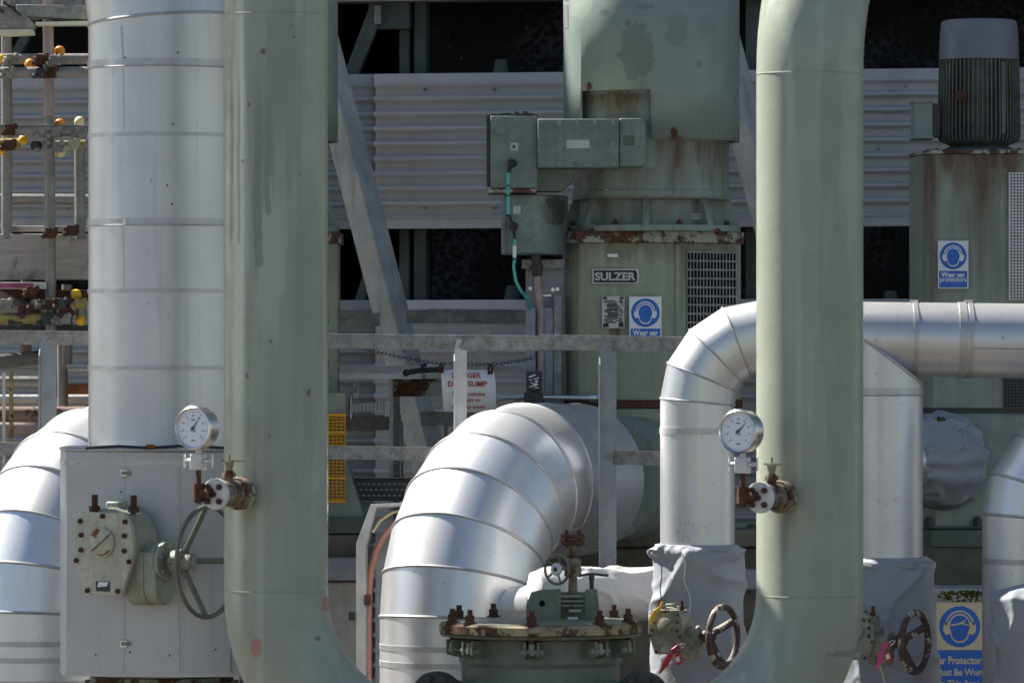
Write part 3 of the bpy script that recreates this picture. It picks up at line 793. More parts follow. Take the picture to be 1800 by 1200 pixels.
# ------------------------------------------------------------------ geared valve operators
def gear_operator(px, py, D, s, label, small, group='hand-operated valve gearboxes'):
    o = P(px, py, D)
    ex, en, ez = V((.857, -.515, 0)), V((-.515, -.857, 0)), V((0, 0, 1))
    Mm = Mx.Translation(o) @ Mx(((ex.x, en.x, 0, 0), (ex.y, en.y, 0, 0), (0, 0, 1, 0), (0, 0, 0, 1))) @ Mx.Diagonal((s, s, s, 1))
    th = thing('valve_gearbox', V((o.x, o.y, o.z - .2*s)), label, 'valve gearbox', group)
    face = 'gear_worn' if small else 'gear_cream'
    body = 'gear_worn' if small else 'gear_green'
    N = MB
    mb = N(Mm); mb.prism([(-.10, -.0, .150), (.10, 0, .150), (.132, 0, .09), (.140, 0, .0), (.125, 0, -.055), (.085, 0, -.165), (-.085, 0, -.165), (-.125, 0, -.055), (-.140, 0, .0), (-.132, 0, .09)], (0, .022, 0))
    mb.build('cover_plate', M[face], th, bevel=.004*s)
    mb = N(Mm)
    mb.prism([(-.10, -.13, .146), (.10, -.13, .146), (.13, -.13, .09), (.137, -.13, .0), (.12, -.13, -.055), (.08, -.13, -.16), (-.08, -.13, -.16), (-.12, -.13, -.055), (-.137, -.13, .0), (-.13, -.13, .09)], (0, .128, 0))
    mb.cyl((-.012, -.03, .03), (-.012, -.16, .03), .136, .140, 40)
    mb.box((-.045, -.12, .15), (.015, -.06, .188))
    mb.build('gear_housing', M[body], th, bevel=.005*s)
    dk = N(Mm).lathe((0, .022, .035), (0, 1, 0), [(0, .056), (.012, .056), (.014, .052)], 32).build('indicator_disc', M[face], th)
    N(Mm).beam((-.042, .0365, .003), (.042, .0365, .067), .004, .006, (0, 1, 0)).build('pointer', M['rust_bright'] if not small else M['plate'], dk)
    if not small:
        mb = N(Mm)
        mb.prism([(-.034, .0361, .078), (-.02, .0361, .09), (-.006, .0361, .084), (-.012, .0361, .068), (-.02, .0361, .066), (-.022, .0361, .050), (-.034, .0361, .058), (-.046, .0361, .062)], (0, .0006, 0))
        mb.prism([(-.02, .0361, -.008), (.0, .0361, -.017), (.03, .0361, -.008), (.046, .0361, .01), (.03, .0361, .006), (.02, .0361, -.004), (.008, .0361, -.010)], (0, .0006, 0))
        mb.build('paint_chip', M['rust_bright'], dk)
    mb = N(Mm)
    for a, b in ((-.104, .115), (-.1, .062), (-.1, .005), (-.122, -.035), (-.07, -.148), (.0, .135), (.104, .115), (.1, .062), (.1, .005), (.122, -.035), (.07, -.148)):
        mb.bolt((a, .022, b), (0, 1, 0), .0105, .009)
    mb.build('bolt', M['rust'], th)
    N(Mm).box((-.032, .022, -.150), (.032, .0245, -.112)).build('rating_plate', M['black_metal'] if not small else M['plate'], th)
    if not small: N(Mm).prism([(-.024, .0248, -.134), (.02, .0248, -.130), (.026, .0248, -.115), (-.018, .0248, -.114)], (0, .0006, 0)).build('paper_remnant', M['white'], th)
    for a in (-.075, .105):
        mb = N(Mm); mb.cyl((a, -.03, .145), (a, -.03, .215), .013, .013, 10); mb.cyl((a, -.03, .150), (a, -.03, .172), .022, .022, 6); mb.build('stop_bolt', M['rust'], th)
    # input gear case
    dsh = [(.07, -.02, .0), (.07, -.02, -.115)] + [(.07, -.09 + .07*math.cos(t), -.13 - .075*math.sin(t)) for t in [math.pi*i/10 for i in range(1, 10)]] + [(.07, -.16, -.115), (.07, -.16, .0)]
    mb = N(Mm); mb.prism(dsh, (.085, 0, 0)); mb.build('gear_case', M[body], th, bevel=.004*s)
    mb = N(Mm); mb.prism([(.155, b*.96 - .0035, c*.98 - .001) for a, b, c in dsh], (.055, 0, 0)); mb.build('gear_case', M[body], th, bevel=.004*s)
    mb = N(Mm); mb.cyl((.13, -.09, -.035), (.185, -.09, -.035), .058, .05, 28)
    mb.cyl((.185, -.09, -.035), (.203, -.09, -.035), .074, .074, 32); mb.cyl((.206, -.09, -.035), (.222, -.09, -.035), .074, .074, 32)
    for i in range(6):
        a = i*math.pi/3 + .3; mb.bolt((.222, -.09 + .055*math.cos(a), -.035 + .055*math.sin(a)), (1, 0, 0), .009, .008)
    mb.build('input_flange', M[body], th)
    hx = .285
    mb = N(Mm); mb.cyl((.20, -.09, -.035), (hx - .03, -.09, -.035), .02, .02, 14); mb.build('input_shaft', M['rust' if small else 'galv'], th)
    # handwheel, dished away from the gearbox
    hub = N(Mm); hub.lathe((hx - .035, -.09, -.035), (1, 0, 0), [(0, .044), (.045, .05), (.05, .034), (.085, .030)], 20)
    rimx = hx + .118
    hwl = N(Mm).torus((rimx, -.09, -.035), (1, 0, 0), .208, .0092 if not small else .024, 56, 10).build('handwheel_rim', M['wheel_worn' if small else 'wheel_grey'], th)
    hub.build('hub', M['wheel_worn' if small else 'gear_worn'], hwl)
    ns = 3
    for i in range(ns):
        a = (math.pi, R(86), R(-86))[i] if not small else math.pi*2*i/ns + .5
        q = (rimx, -.09 + .205*math.cos(a), -.035 + .205*math.sin(a))
        sb = N(Mm); sb.tube([(hx + .005, -.09 + .02*math.cos(a), -.035 + .02*math.sin(a)), (hx + .055, -.09 + .10*math.cos(a), -.035 + .10*math.sin(a)), q], .0115 if not small else .026, 10)
        sb.build('spoke', M['wheel_worn' if small else 'wheel_grey'], hwl)
    return th
gear_operator(187, 969, 21.62, 1.0, 'large cream gearbox with bolted cover and three-spoked handwheel on the valve box', False)
gs = gear_operator(1172, 1108, 22.06, .55, 'small worn gearbox with peeling brown handwheel and red padlock tag on the first blanket', True)
dup(gs, P(1508, 1118, 22.06) - P(1172, 1108, 22.06), 'small worn gearbox with peeling handwheel half hidden by the sunlit green riser pipe')

# ------------------------------------------------------------------ pressure gauges
def gauge(px, py, D, label):
    o = P(px, py, D)
    ex, en = V((.866, -.5, 0)), V((-.5, -.866, 0))
    Mm = Mx.Translation(o) @ Mx(((ex.x, en.x, 0, 0), (ex.y, en.y, 0, 0), (0, 0, 1, 0), (0, 0, 0, 1)))
    th = thing('pressure_gauge', V((o.x, o.y, o.z - .35)), label, 'pressure gauge', 'round dial pressure gauges on the green pipes')
    N = lambda: MB(Mm)
    r = .0775
    N().lathe((0, -.055, 0), (0, 1, 0), [(0, r*.93), (.004, r*.98), (.042, r*.98), (.046, r*1.03), (.060, r*1.03), (.066, r*.96), (.064, r*.90), (.058, r*.89)], 56).build('case', M['bezel'], th)
    dl = N().lathe((0, .0035, 0), (0, 1, 0), [(0, r*.885), (.001, r*.885)], 56).build('dial', M['dial'], th)
    mb = N()
    for i in range(41):
        a = R(225 - 270*i/40); l = .90 if i % 5 else .82
        c_, s_ = math.cos(a), math.sin(a); w = .0005 if i % 5 else .0009
        t_ = V((-s_, 0, c_))*w
        A, B = V((c_, 0, s_))*r*.80*l/.90*1.0, V((c_, 0, s_))*r*.80
        if i % 5 == 0: A, B = V((c_, 0, s_))*r*.70, V((c_, 0, s_))*r*.80
        else: A = V((c_, 0, s_))*r*.76
        y_ = V((0, .0052, 0))
        mb.add([A - t_ + y_, A + t_ + y_, B + t_ + y_, B - t_ + y_], [(0, 1, 2, 3)])
    for x_, z_, w_ in ((0, .030, .016), (0.004, -.012, .010), (0, -.045, .016)):
        mb.box((x_ - w_/2, .0050, z_ - .002), (x_ + w_/2, .0054, z_ + .002))
    for i in range(0, 9):
        a = R(225 - 270*i/8); mb.box((r*.58*math.cos(a) - .0028, .0050, r*.58*math.sin(a) - .0022), (r*.58*math.cos(a) + .0028, .0054, r*.58*math.sin(a) + .0022))
    mb.build('scale', M['ink'], dl)
    a = R(53)
    mb = N(); mb.prism([(-.012*math.cos(a) + .0035*math.sin(a), .0075, -.012*math.sin(a) - .0035*math.cos(a)), (.055*math.cos(a), .0075, .055*math.sin(a)), (-.012*math.cos(a) - .0035*math.sin(a), .0075, -.012*math.sin(a) + .0035*math.cos(a))], (0, .001, 0))
    mb.cyl((0, .006, 0), (0, .010, 0), .0065, .0065, 16)
    mb.build('pointer', M['ink'], dl)
    # valve block below the dial
    mb = N(); mb.cyl((0, -.03, -.072), (0, -.03, -.105), .011, .011, 16); mb.build('stem', M['white_metal'], th)
    mb = N(); mb.box((-.024, -.05, -.152), (.024, -.008, -.095)); mb.build('valve_block', M['white_metal'], th, bevel=.003)
    for sx in (-1, 1):
        mb = N(); mb.cyl((sx*.022, -.03, -.12), (sx*.045, -.03, -.12), .010, .009, 14); mb.cyl((sx*.045, -.03, -.12), (sx*.058, -.03, -.12), .006, .006, 10)
        mb.cyl((sx*.06, -.03, -.145), (sx*.06, -.03, -.095), .0035, .0035, 8)
        mb.build('bleed_screw', M['steel'], th)
    mb = N(); mb.cyl((0, -.03, -.152), (0, -.03, -.205), .010, .010, 14); mb.cyl((0, -.03, -.20), (0, -.03, -.262), .021, .021, 16)
    mb.cyl((0, -.03, -.235), (.055, -.03, -.235), .019, .019, 16); mb.sphere((0, -.03, -.255), .021)
    mb.build('pipe_elbow', M['rust'], th)
    # flanged isolation valve screwed to the riser
    f0 = V((.058, -.045, -.240)); ax = V((.10, -1, 0)).normalized()
    def disc(t0, t1, rr, mat, name, p_=th):
        return N().cyl(f0 + ax*t0, f0 + ax*t1, rr, rr, 36).build(name, M[mat], p_, bevel=.003)
    fl = disc(0, .02, .057, 'white_metal', 'flange')
    mb = N()
    for i in range(4):
        q = f0 + V((.037*math.cos(math.pi*(.25 + i*.5)), 0, .037*math.sin(math.pi*(.25 + i*.5))))
        mb.bolt(q, -ax, .012, .013)
    mb.bolt(f0, -ax, .011, .013)
    mb.build('bolt', M['rust'], fl)
    disc(.02, .13, .047, 'valve_brown', 'valve_body'); f2 = disc(.128, .150, .060, 'valve_brown', 'flange'); disc(.153, .17, .058, 'rust_paint', 'flange')
    mb = N()
    for i in range(4):
        q = f0 + ax*.128 + V((.040*math.cos(math.pi*(.25 + i*.5)), 0, .040*math.sin(math.pi*(.25 + i*.5))))
        mb.bolt(q, -ax, .011, .014)
    mb.build('bolt', M['rust'], f2)
    N().cyl(f0 + ax*.17, f0 + ax*.29, .016, .016, 16).build('nipple', M['rust_bright'], th)
    q = f0 + ax*.085
    mb = N(); mb.cyl(q + V((0, 0, .03)), q + V((0, 0, .085)), .019, .017, 16); mb.cyl(q + V((0, 0, .06)), q + V((0, 0, .078)), .026, .026, 8); mb.build('bonnet', M['valve_brown'], th)
    mb = N(); mb.cyl(q + V((0, 0, .085)), q + V((0, 0, .118)), .012, .02, 12); mb.cyl(q + V((0, 0, .118)), q + V((0, 0, .145)), .005, .005, 8)
    mb.beam(q + V((-.028, 0, .120)), q + V((.062, 0, .120)), .014, .006); mb.build('lever_handle', M['gear_worn'], th)
    return th
g1 = gauge(341, 752, 20.64, 'round dial gauge with rusty flanged valve against the insulated column')
g2 = dup(g1, P(1293, 758, 20.64) - P(341, 752, 20.64) + V((.012, 0, 0)), 'round dial gauge with rusty flanged valve against the silver header bend')
for d_ in g2.children:
    for p_ in d_.children:
        if p_.name.startswith('pointer'):       # a slightly lower reading than its twin
            q_ = Mx.Rotation(R(-9), 3, V((-.5, -.866, 0)))
            p_.rotation_euler = q_.to_euler(); p_.location = V((0, 0, .35)) - q_ @ V((0, 0, .35))

# ------------------------------------------------------------------ guard rail
def rl(px): return 23.85 - .35*(px - 808)/260*1.0
def RPt(px, py): return P(px, py, rl(px))
gr = thing('guard_rail', V((RPt(500, 0).x, RPt(500, 0).y, 0)), 'galvanised angle iron guard rail with posts running across the yard', 'guard rail')
def angle(mb, a, b, w=.055, t=.006):
    # L section: upright face towards the camera, flange on top
    a, b = V(a), V(b); d = (b - a).normalized(); dz = V((0, 0, 1)); nn = V((-d.y, d.x, 0)).normalized()
    mb.prism([a, a - dz*w, a - dz*w + nn*t, a + nn*t], b - a)
    mb.add([a - nn*.0005 - dz*.003, b - nn*.0005 - dz*.003, b + nn*.005 + dz*(t + .0008), a + nn*.005 + dz*(t + .0008)], [(0, 1, 2, 3)])
    mb.prism([a + dz*.0004, a + nn*w + dz*.0004, a + nn*w + dz*(t+.0004), a + dz*(t+.0004)], b - a)
mb = MB(); angle(mb, RPt(-60, 582.5), RPt(948, 593)); mb.build('top_rail', M['galv'], gr)
mb = MB(); angle(mb, RPt(948.5, 591), RPt(1240, 595.5)); mb.build('top_rail', M['galv'], gr)
mb = MB(); angle(mb, RPt(-60, 779), RPt(815, 789), .05); mb.build('mid_rail', M['galv'], gr)
mb = MB(); angle(mb, RPt(1068, 795), RPt(1240, 797), .05); mb.build('mid_rail', M['galv'], gr)
for px, w, yb in ((84, 30, None), (809, 23, None), (1068, 31, None)):
    D = rl(px) - .012
    mb = MB(); hx = S(w/2, D); x = PX(px, D); zt = PZ(588 if px < 500 else (597 if px < 1000 else 602), D)
    mb.prism([(x - hx*.55, D, zt), (x + hx, D, zt), (x + hx, D, 0), (x - hx, D, 0), (x - hx, D, zt - .06)], (0, .006, 0))
    mb.prism([(x - hx, D - .0, zt - .06), (x - hx, D - .0, 0), (x - hx, D - .05, 0), (x - hx, D - .05, zt - .09)], (.006, 0, 0))
    ps = mb.build('post', M['galv_blue' if px != 809 else 'galv_light'], gr)
    mb = MB(); mb.bolt((x + hx*.25, D, zt - .028), (0, -1, 0), .012, .008); mb.bolt((x + hx*.25, D, PZ(804, D)), (0, -1, 0), .012, .008); mb.build('bolt', M['galv'], ps)
mb = MB(); mb.bolt(RPt(968, 604) - V((0, .002, 0)), (0, -1, 0), .013, .008); mb.pbox(953, 978, 594, 613, rl(965) - .005, .004); mb.build('splice_plate', M['galv'], gr)

# ------------------------------------------------------------------ vertical pumps
PD = 25.0
AX = PX(1145, PD)
def vertical_pump():
    th = thing('vertical_pump', V((AX, PD, 0)), 'tall green vertical pump with square terminal box and maker plate, rusty at its seams', 'pump', 'green vertical pumps in front of the tower')
    Z = lambda y: PZ(y, PD)
    # cowl with a cut-out
    rc = S(153, PD)
    ths = sorted(set([R(-180 + 6*i) for i in range(61)] + [math.asin((1022-1145)/153), math.asin((1140-1145)/153)]))
    zs = [Z(250), Z(165), Z(60), Z(-120)]
    mb = MB(); vs = []; n = len(ths)
    for z in zs:
        for a in ths: vs.append((AX + rc*math.sin(a), PD - rc*math.cos(a), z))
    fs = []
    a0, a1 = math.asin((1022-1145)/153), math.asin((1140-1145)/153)
    for i in range(len(zs)-1):
        for j in range(n-1):
            mid = (ths[j] + ths[j+1])/2
            if i == 0 and a0 < mid < a1: continue
            fs.append((i*n+j, i*n+j+1, (i+1)*n+j+1, (i+1)*n+j))
    mb.add(vs, fs)
    cw = mb.build('motor_cowl', M['motor_green'], th, solid=.010)
    MB().cyl((AX, PD, Z(-130)), (AX, PD, Z(-122)), rc + .02, rc + .02, 60).build('cap', M['motor_green'], cw)
    mb = MB()
    for py in (-6, 22, 42):
        a = math.asin((997-1145)/153)
        mb.M = Mx.Translation((AX + rc*math.sin(a)*1.005, PD - rc*math.cos(a)*1.005, Z(py))) @ Mx.Rotation(a, 4, 'Z')
        mb.box((-.028, -.004, -.026), (.028, .006, .026))
    mb.build('warning_plate', M['plate'], cw)
    MB().lathe((AX, PD, Z(342)), (0, 0, 1), [(0, S(137, PD)), (S(190, PD), S(137, PD))], 60).build('motor_frame', M['motor_green'], th)
    MB().lathe((AX, PD, Z(353)), (0, 0, 1), [(0, S(139, PD)), (S(16, PD), S(139, PD))], 60).build('motor_foot', M['motor_green'], th, bevel=.003)
    # lantern with ribs
    MB().lathe((AX, PD, Z(398)), (0, 0, 1), [(0, S(128, PD)), (S(46, PD), S(126, PD))], 48).build('lantern', M['motor_green'], th)
    for k in range(8):
        a = R(-5 + 45*k)
        er = V((math.sin(a), -math.cos(a), 0)); et = V((math.cos(a), math.sin(a), 0))*.015
        c = V((AX, PD, 0))
        q = [(S(110, PD), 353), (S(139, PD), 353), (S(158, PD), 399), (S(110, PD), 399)]
        MB().prism([c + er*r_ + V((0, 0, Z(y))) - et for r_, y in q], et*2).build('rib', M['motor_green'], th, bevel=.002)
    MB().lathe((AX, PD, Z(409)), (0, 0, 1), [(0, S(157, PD)), (S(11, PD), S(157, PD))], 60).build('lantern_plate', M['motor_green'], th, bevel=.003)
    mb = MB()
    for k in range(8):
        a = R(-27 + 45*k); mb.bolt((AX + S(146, PD)*math.sin(a), PD - S(146, PD)*math.cos(a), Z(398)), (0, 0, 1), .014, .016)
    mb.build('bolt', M['rust'], th)
    mb = MB()
    for px, py in ((1224, 377), (1226, 383)): mb.cyl(P(px - 9, py, PD - .36), P(px + 9, py, PD - .36), .008, .008, 10)
    mb.build('drain_fitting', M['galv'], th)
    # lower casing: angled box
    q = [(990, .26), (990, -.10), (997, -.19), (1016, -.285), (1024, -.285), (1184, -.315), (1200, -.305), (1301, -.09), (1301, .26)]
    pl = [(PX(px, PD), PD + d) for px, d in q]
    MB().plan(pl, Z(703), Z(428)).build('lower_casing', M['pump_green'], th, bevel=.006)
    def gp(f): return [((x - AX)*f + AX, (y - PD)*f + PD) for x, y in pl]
    fl = MB().plan(gp(1.035), Z(429), Z(409)).build('casing_flange', M['rust_paint'], th, bevel=.003)
    mb = MB()
    for px in (1040, 1066, 1130, 1262): mb.bolt(P(px, 409, PD - .30), (0, 0, 1), .013, .014)
    mb.build('bolt', M['rust'], fl)
    MB().pbox(1188, 1197, 430, 700, PD - .327, .03).build('corner_strip', M['pump_green'], th, bevel=.003)
    # slotted grille on the angled face
    A, B = V((*pl[6], 0)), V((*pl[7], 0))
    ed = (B - A).normalized(); nr = V((ed.y, -ed.x, 0))
    L = (B - A).length
    def F(u, y, o=0.0): return A + ed*u*L + nr*o + V((0, 0, Z(y)))
    MB().prism([F(.03, 445, .002), F(.90, 445, .002), F(.90, 690, .002), F(.03, 690, .002)], nr*.001).build('vent_opening', M['void'], th)
    mb = MB()
    nv, nh = 15, 16
    for i in range(nv + 1):
        u = .03 + .87*i/nv; mb.prism([F(u - .0085, 444, .004), F(u + .0085, 444, .004), F(u + .0085, 691, .004), F(u - .0085, 691, .004)], nr*.002)
    for j in range(nh + 1):
        y = 445 + 245*j/nh; mb.prism([F(.03, y - 1.5, .0062), F(.90, y - 1.5, .0062), F(.90, y + 1.5, .0062), F(.03, y + 1.5, .0062)], nr*.0012)
    mb.build('slotted_grille', M['galv'], th)
    # base rim and suction casing
    MB().plan(gp(1.02), Z(716), Z(703.5)).build('base_rim', M['rust'], th, bevel=.003)
    MB().plan(gp(1.0), Z(742), Z(716.5)).build('base_ledge', M['pump_green'], th, bevel=.006)
    MB().lathe((AX, PD, Z(930)), (0, 0, 1), [(0, .42), (.03, .42), (.03, .33), (S(176, PD), .33)], 48).build('suction_casing', M['motor_green'], th)
    MB().cyl(P(1118, 842, PD - .28), P(1056, 842, PD - .75), .27, .27, 48).build('suction_nozzle', M['motor_green'], th)
    # terminal boxes
    TD = PD - .50
    tb = MB().pbox(945, 1088, 209, 295, TD, .26).build('terminal_box', M['box_green'], th, bevel=.004)
    MB().pbox(946, 1087, 210, 294, TD - .008, .0075).build('cover', M['box_green'], tb, bevel=.002)
    mb = MB()
    for px in (951, 983, 1014, 1046, 1078):
        for py in ((216, 288) if px not in (951, 1078) else (216, 252, 288)): mb.bolt(P(px, py, TD - .008), (0, -1, 0), .0115, .009)
    mb.build('bolt', M['galv'], tb)
    MB().pbox(996, 1036, 246, 261, TD - .010, .0018).build('nameplate', M['plate'], tb)
    mb = MB()
    mb.prism([P(x_, y_, TD + .01) for x_, y_ in ((1088.5, 208), (1124, 208), (1132, 212), (1135, 222), (1135, 286), (1130, 293), (1088.5, 293))], (0, .3, 0)); mb.build('cable_chamber', M['box_green'], tb, bevel=.006)
    MB().pbox(1096, 1115, 238, 256, TD + .0085, .0015).build('blank_patch', M['dark_green'], tb)
    TL = PD - .46
    lb = MB().pbox(862, 944, 204, 331, TL, .34).build('terminal_box', M['box_green'], th, bevel=.004)
    mb = MB(); mb.pbox(855, 861.5, 203, 325, TL + .02, .30)
    prev = 863
    while prev < 944:
        w = rnd.uniform(5, 12); mb.pbox(prev, min(prev + w, 945), 204 - rnd.uniform(3, 8.5), 203.8, TL + .01, .3); prev += w
    mb.build('torn_gasket', M['black_metal'], lb)
    MB().pbox(858, 944, 332, 339, TL - .005, .34).build('sill', M['rust_paint'], lb, bevel=.002)
    mb = MB(); mb.pbox(863.5, 891, 208, 243, TL - .004, .0035); mb.build('plug_plate', M['box_green'], lb, bevel=.001)
    mb = MB(); c_ = P(879, 229, TL - .004); mb.cyl(c_, c_ + V((0, -.012, 0)), .024, .022, 20); mb.build('blanking_plug', M['box_green'], lb)
    mb = MB(); mb.pbox(897, 911, 251, 265, TL - .003, .0025); mb.build('number_plate', M['plate'], lb)
    mb = MB(); mb.pbox(901, 906, 255, 261, TL - .0045, .001); mb.build('number', M['ink'], lb)
    mb = MB(); mb.prism([P(945, 297, TL + .05), P(1008, 297, TL + .05), P(1008, 318, TL + .05), P(985, 336, TL + .05), P(945, 336, TL + .05)], (0, .2, 0)); mb.build('neck', M['dark_green'], lb)
    LB = PD - .42
    cb = MB()
    cb.plan([(PX(883, LB), LB), (PX(946, LB), LB), (PX(956, LB), LB + .02), (PX(999, LB), LB + .22), (PX(999, LB), LB + .3), (PX(883, LB), LB + .3)], PZ(446, LB), PZ(341, LB))
    cb = cb.build('cable_box', M['box_green'], th, bevel=.008)
    MB().pbox(881, 888, 340, 447, LB - .012, .05).build('hinge_strip', M['box_green'], cb, bevel=.002)
    MB().pbox(902, 915, 362, 376, LB - .003, .0025).build('number_plate', M['plate'], cb)
    # plates
    XD = PD - .304
    MB().pbox(1068, 1086, 446, 452, XD - .008, .006).build('number_plate', M['white'], th)
    npl = MB().pbox(1041, 1123, 472, 499, PD - .308, .022).build('maker_plate', M['plate'], th, bevel=.002)
    mb = MB(); mb.prism([P(x_, y_, PD - .3095) for x_, y_ in ((1044, 475), (1117, 475), (1120, 479), (1120, 493), (1117, 496.5), (1044, 496.5))], (0, .001, 0)); mb.build('plate_field', M['black'], npl)
    mb = MB(); text(mb, 'SULZER', P(1081.5, 485.7, PD - .3108), S(71, PD), S(14.5, PD), bold=.035); mb.build('lettering', M['plate'], npl)
    rp = MB().pbox(1058, 1098, 520, 577, PD - .313, .022).build('rating_plate', M['plate'], th, bevel=.0015)
    mb = MB()
    r2 = random.Random(3)
    mb.pbox(1060, 1067, 521.5, 526, PD - .3145, .001); mb.pbox(1089, 1096, 521.5, 526, PD - .3145, .001)
    mb.pbox(1060, 1070, 568, 575, PD - .3145, .001); mb.pbox(1087, 1096, 567, 575, PD - .3145, .001)
    for i in range(15):
        y = 527.5 + i*2.7
        x_ = 1061 + r2.uniform(0, 8)
        while x_ < 1094:
            w = r2.uniform(9, 26); mb.pbox(x_, min(x_ + w, 1095), y, y + r2.choice((1.3, 1.7, 2.2)), PD - .3145, .001); x_ += w + r2.uniform(2, 7)
    mb.build('engraving', M['black'], rp)
    return th
pump = vertical_pump()

# three ear protection signs, each glued to what carries it
def ear_sign(cx_, cy_, w, h, D, label, kind='small'):
    th = thing('ear_protection_sign', P(cx_, cy_ + h/2, D), label, 'sign', 'blue ear protection signs')
    aged = kind == 'large'
    board, ink = ('cream' if aged else 'white'), ('cream' if aged else 'white')
    MB().pbox(cx_ - w/2, cx_ + w/2, cy_ - h/2, cy_ + h/2, D, .004).build('board', M[board], th)
    def flat(pts, o): return MB().prism([P(x, y, D - o) for x, y in pts], (0, .0006, 0))
    def ell(x, y, rx, ry, a0=0, a1=360, n=40): return [(x + rx*math.cos(R(a0 + (a1-a0)*i/n)), y - ry*math.sin(R(a0 + (a1-a0)*i/n))) for i in range(n + (0 if a1 - a0 >= 360 else 1))]
    rr = w*.44
    yc = cy_ - h/2 + w*.50 if not aged else cy_ - h/2 + w*.52
    flat(ell(cx_, yc, rr, rr), .0010).build('symbol_disc', M['blue'], th)
    u = rr/38.0
    # headband, cups, head outline in white, head in blue
    hb = MB()
    outer = ell(cx_, yc - 1*u, 27*u, 29*u, 5, 175, 30); inner = ell(cx_, yc - 1*u, 24*u, 26*u, 175, 5, 30)
    hb.prism([P(x, y, D - .0018) for x, y in outer + inner], (0, .0006, 0))
    for s_ in (-1, 1):
        hb.prism([P(x, y, D - .0018) for x, y in ell(cx_ + s_*23*u, yc + 3*u, 7.5*u, 12*u, 0, 360, 20)], (0, .0006, 0))
    hb.prism([P(x, y, D - .0025) for x, y in ell(cx_, yc - 3*u, 20.5*u, 21*u, 0, 180, 20) + [(cx_ - 20*u, yc + 6*u), (cx_ - 15*u, yc + 22*u), (cx_ - 7*u, yc + 29.5*u), (cx_ + 7*u, yc + 29.5*u), (cx_ + 15*u, yc + 22*u), (cx_ + 20*u, yc + 6*u)]], (0, .0006, 0))
    hb.build('headphone_symbol', M[ink], th)
    flat(ell(cx_, yc - 3*u, 17.5*u, 18*u, 0, 180, 20) + [(cx_ - 18.5*u, yc - 2*u), (cx_ - 18*u, yc + 4*u), (cx_ - 16*u, yc + 9*u), (cx_ - 13.5*u, yc + 20*u), (cx_ - 6*u, yc + 26.5*u), (cx_ + 6*u, yc + 26.5*u), (cx_ + 13.5*u, yc + 20*u), (cx_ + 16*u, yc + 9*u), (cx_ + 18*u, yc + 4*u), (cx_ + 18.5*u, yc - 2*u)], .0032).build('head_symbol', M['blue'], th)
    if aged:
        fr = MB(); fr.prism([P(cx_ + a*u, yc + b*u, D - .0038) for a, b in ((-16, -4), (-4, -6), (6, -10), (10, -14), (11, -11), (7, -7), (17, -3), (17, -1), (5, -5), (-4, -3), (-16, -1))], (0, .0006, 0))
        fr.build('hair_line', M['cream'], th)
        y0 = cy_ - h/2 + w*1.02
        MB().pbox(cx_ - w/2 + 1, cx_ + w/2 - 1, y0, cy_ + h/2 - 1, D - .0010, .0009).build('text_panel', M['blue'], th)
        mb = MB()
        text(mb, 'Ear Protectors', P(cx_, y0 + 18, D - .0018), S(w*1.06, D), S(14, D), bold=.03)
        text(mb, 'Must Be Worn', P(cx_ + 1, y0 + 39, D - .0018), S(w*1.06, D), S(12.5, D), bold=.03)
        text(mb, 'In This Area', P(cx_, y0 + 59, D - .0018), S(w*.86, D), S(12.5, D), bold=.03)
        mb.build('lettering', M['cream'], th)
    else:
        y0 = cy_ - h/2 + w*.99
        MB().pbox(cx_ - w*.46, cx_ + w*.46, y0, cy_ + h/2 - w*.035, D - .0010, .0009).build('text_panel', M['blue'], th)
        mb = MB()
        text(mb, 'Wear ear', P(cx_, y0 + w*.125, D - .0018), S(w*.78, D), S(w*.165, D), bold=.03)
        text(mb, 'protectors', P(cx_, y0 + w*.315, D - .0018), S(w*.87, D), S(w*.20, D), bold=.015)
        mb.build('lettering', M['white'], th)
    return th
ear_sign(1134.5, 563.5, 57, 85, PD - .328, 'ear protector sign beside the rating plate, its bottom hidden by the guard rail')
ear_sign(1675.5, 465, 53.5, 84, 25.52, 'small blue and white ear protector sign on the rust-streaked pump body')

# third pump, nearly hidden behind the first green riser
p3 = dup(pump, (-706*25e-4, 0, 0), 'green vertical pump almost hidden behind the drip-stained green riser pipe', skip=('maker_plate', 'rating_plate', 'terminal_box', 'cable_box', 'number_plate', 'slotted_grille', 'vent_opening', 'suction_nozzle'))
MB().pbox(574, 578, 430, 690, PD - .22, .01).build('yellow_strip', M['yellow_paint'], p3)
mb = MB(); D3 = 24.75
mb.ppoly([(520, 800), (606, 800), (642, 912), (520, 912)], D3, .4); mb.build('pedestal', M['motor_green'], p3, bevel=.006)
MB().pbox(520, 608, 690, 727, D3, .3).build('pedestal_collar', M['pump_green'], p3, bevel=.004)
mb = MB()
for i in range(13): x = 520 + i*7.2; mb.cyl(P(x, 728, D3 - .02), P(x, 882, D3 - .02), .0035, .0035, 6)
for i in range(27): y = 729 + i*5.9; mb.tube([P(516, y, D3 - .0262), P(607, y, D3 - .0262)], .003, 6)
for y in (729, 760, 800, 840, 881): mb.pbox(516, 608, y - 2.5, y + 2.5, D3 - .036, .006)
mb.build('guard_mesh', M['guard'], p3)
MB().pbox(516, 606, 728, 883, D3 + .01, .02).build('guard_backing', M['yellow_paint'], p3)
mb = MB(); mb.pbox(470, 645, 908, 938, D3 - .05, .5); mb.build('base_plate', M['dark_green'], p3, bevel=.004)
pl3 = thing('concrete_plinth', P(580, 1200, 24.6), 'rough concrete plinth with a steel edge beam behind the drip-stained riser', 'plinth', 'concrete pump plinths')
MB().pbox(430, 632, 940, 979, 24.66, .7).build('grout_bed', M['concrete_dark'], pl3, bevel=.01)
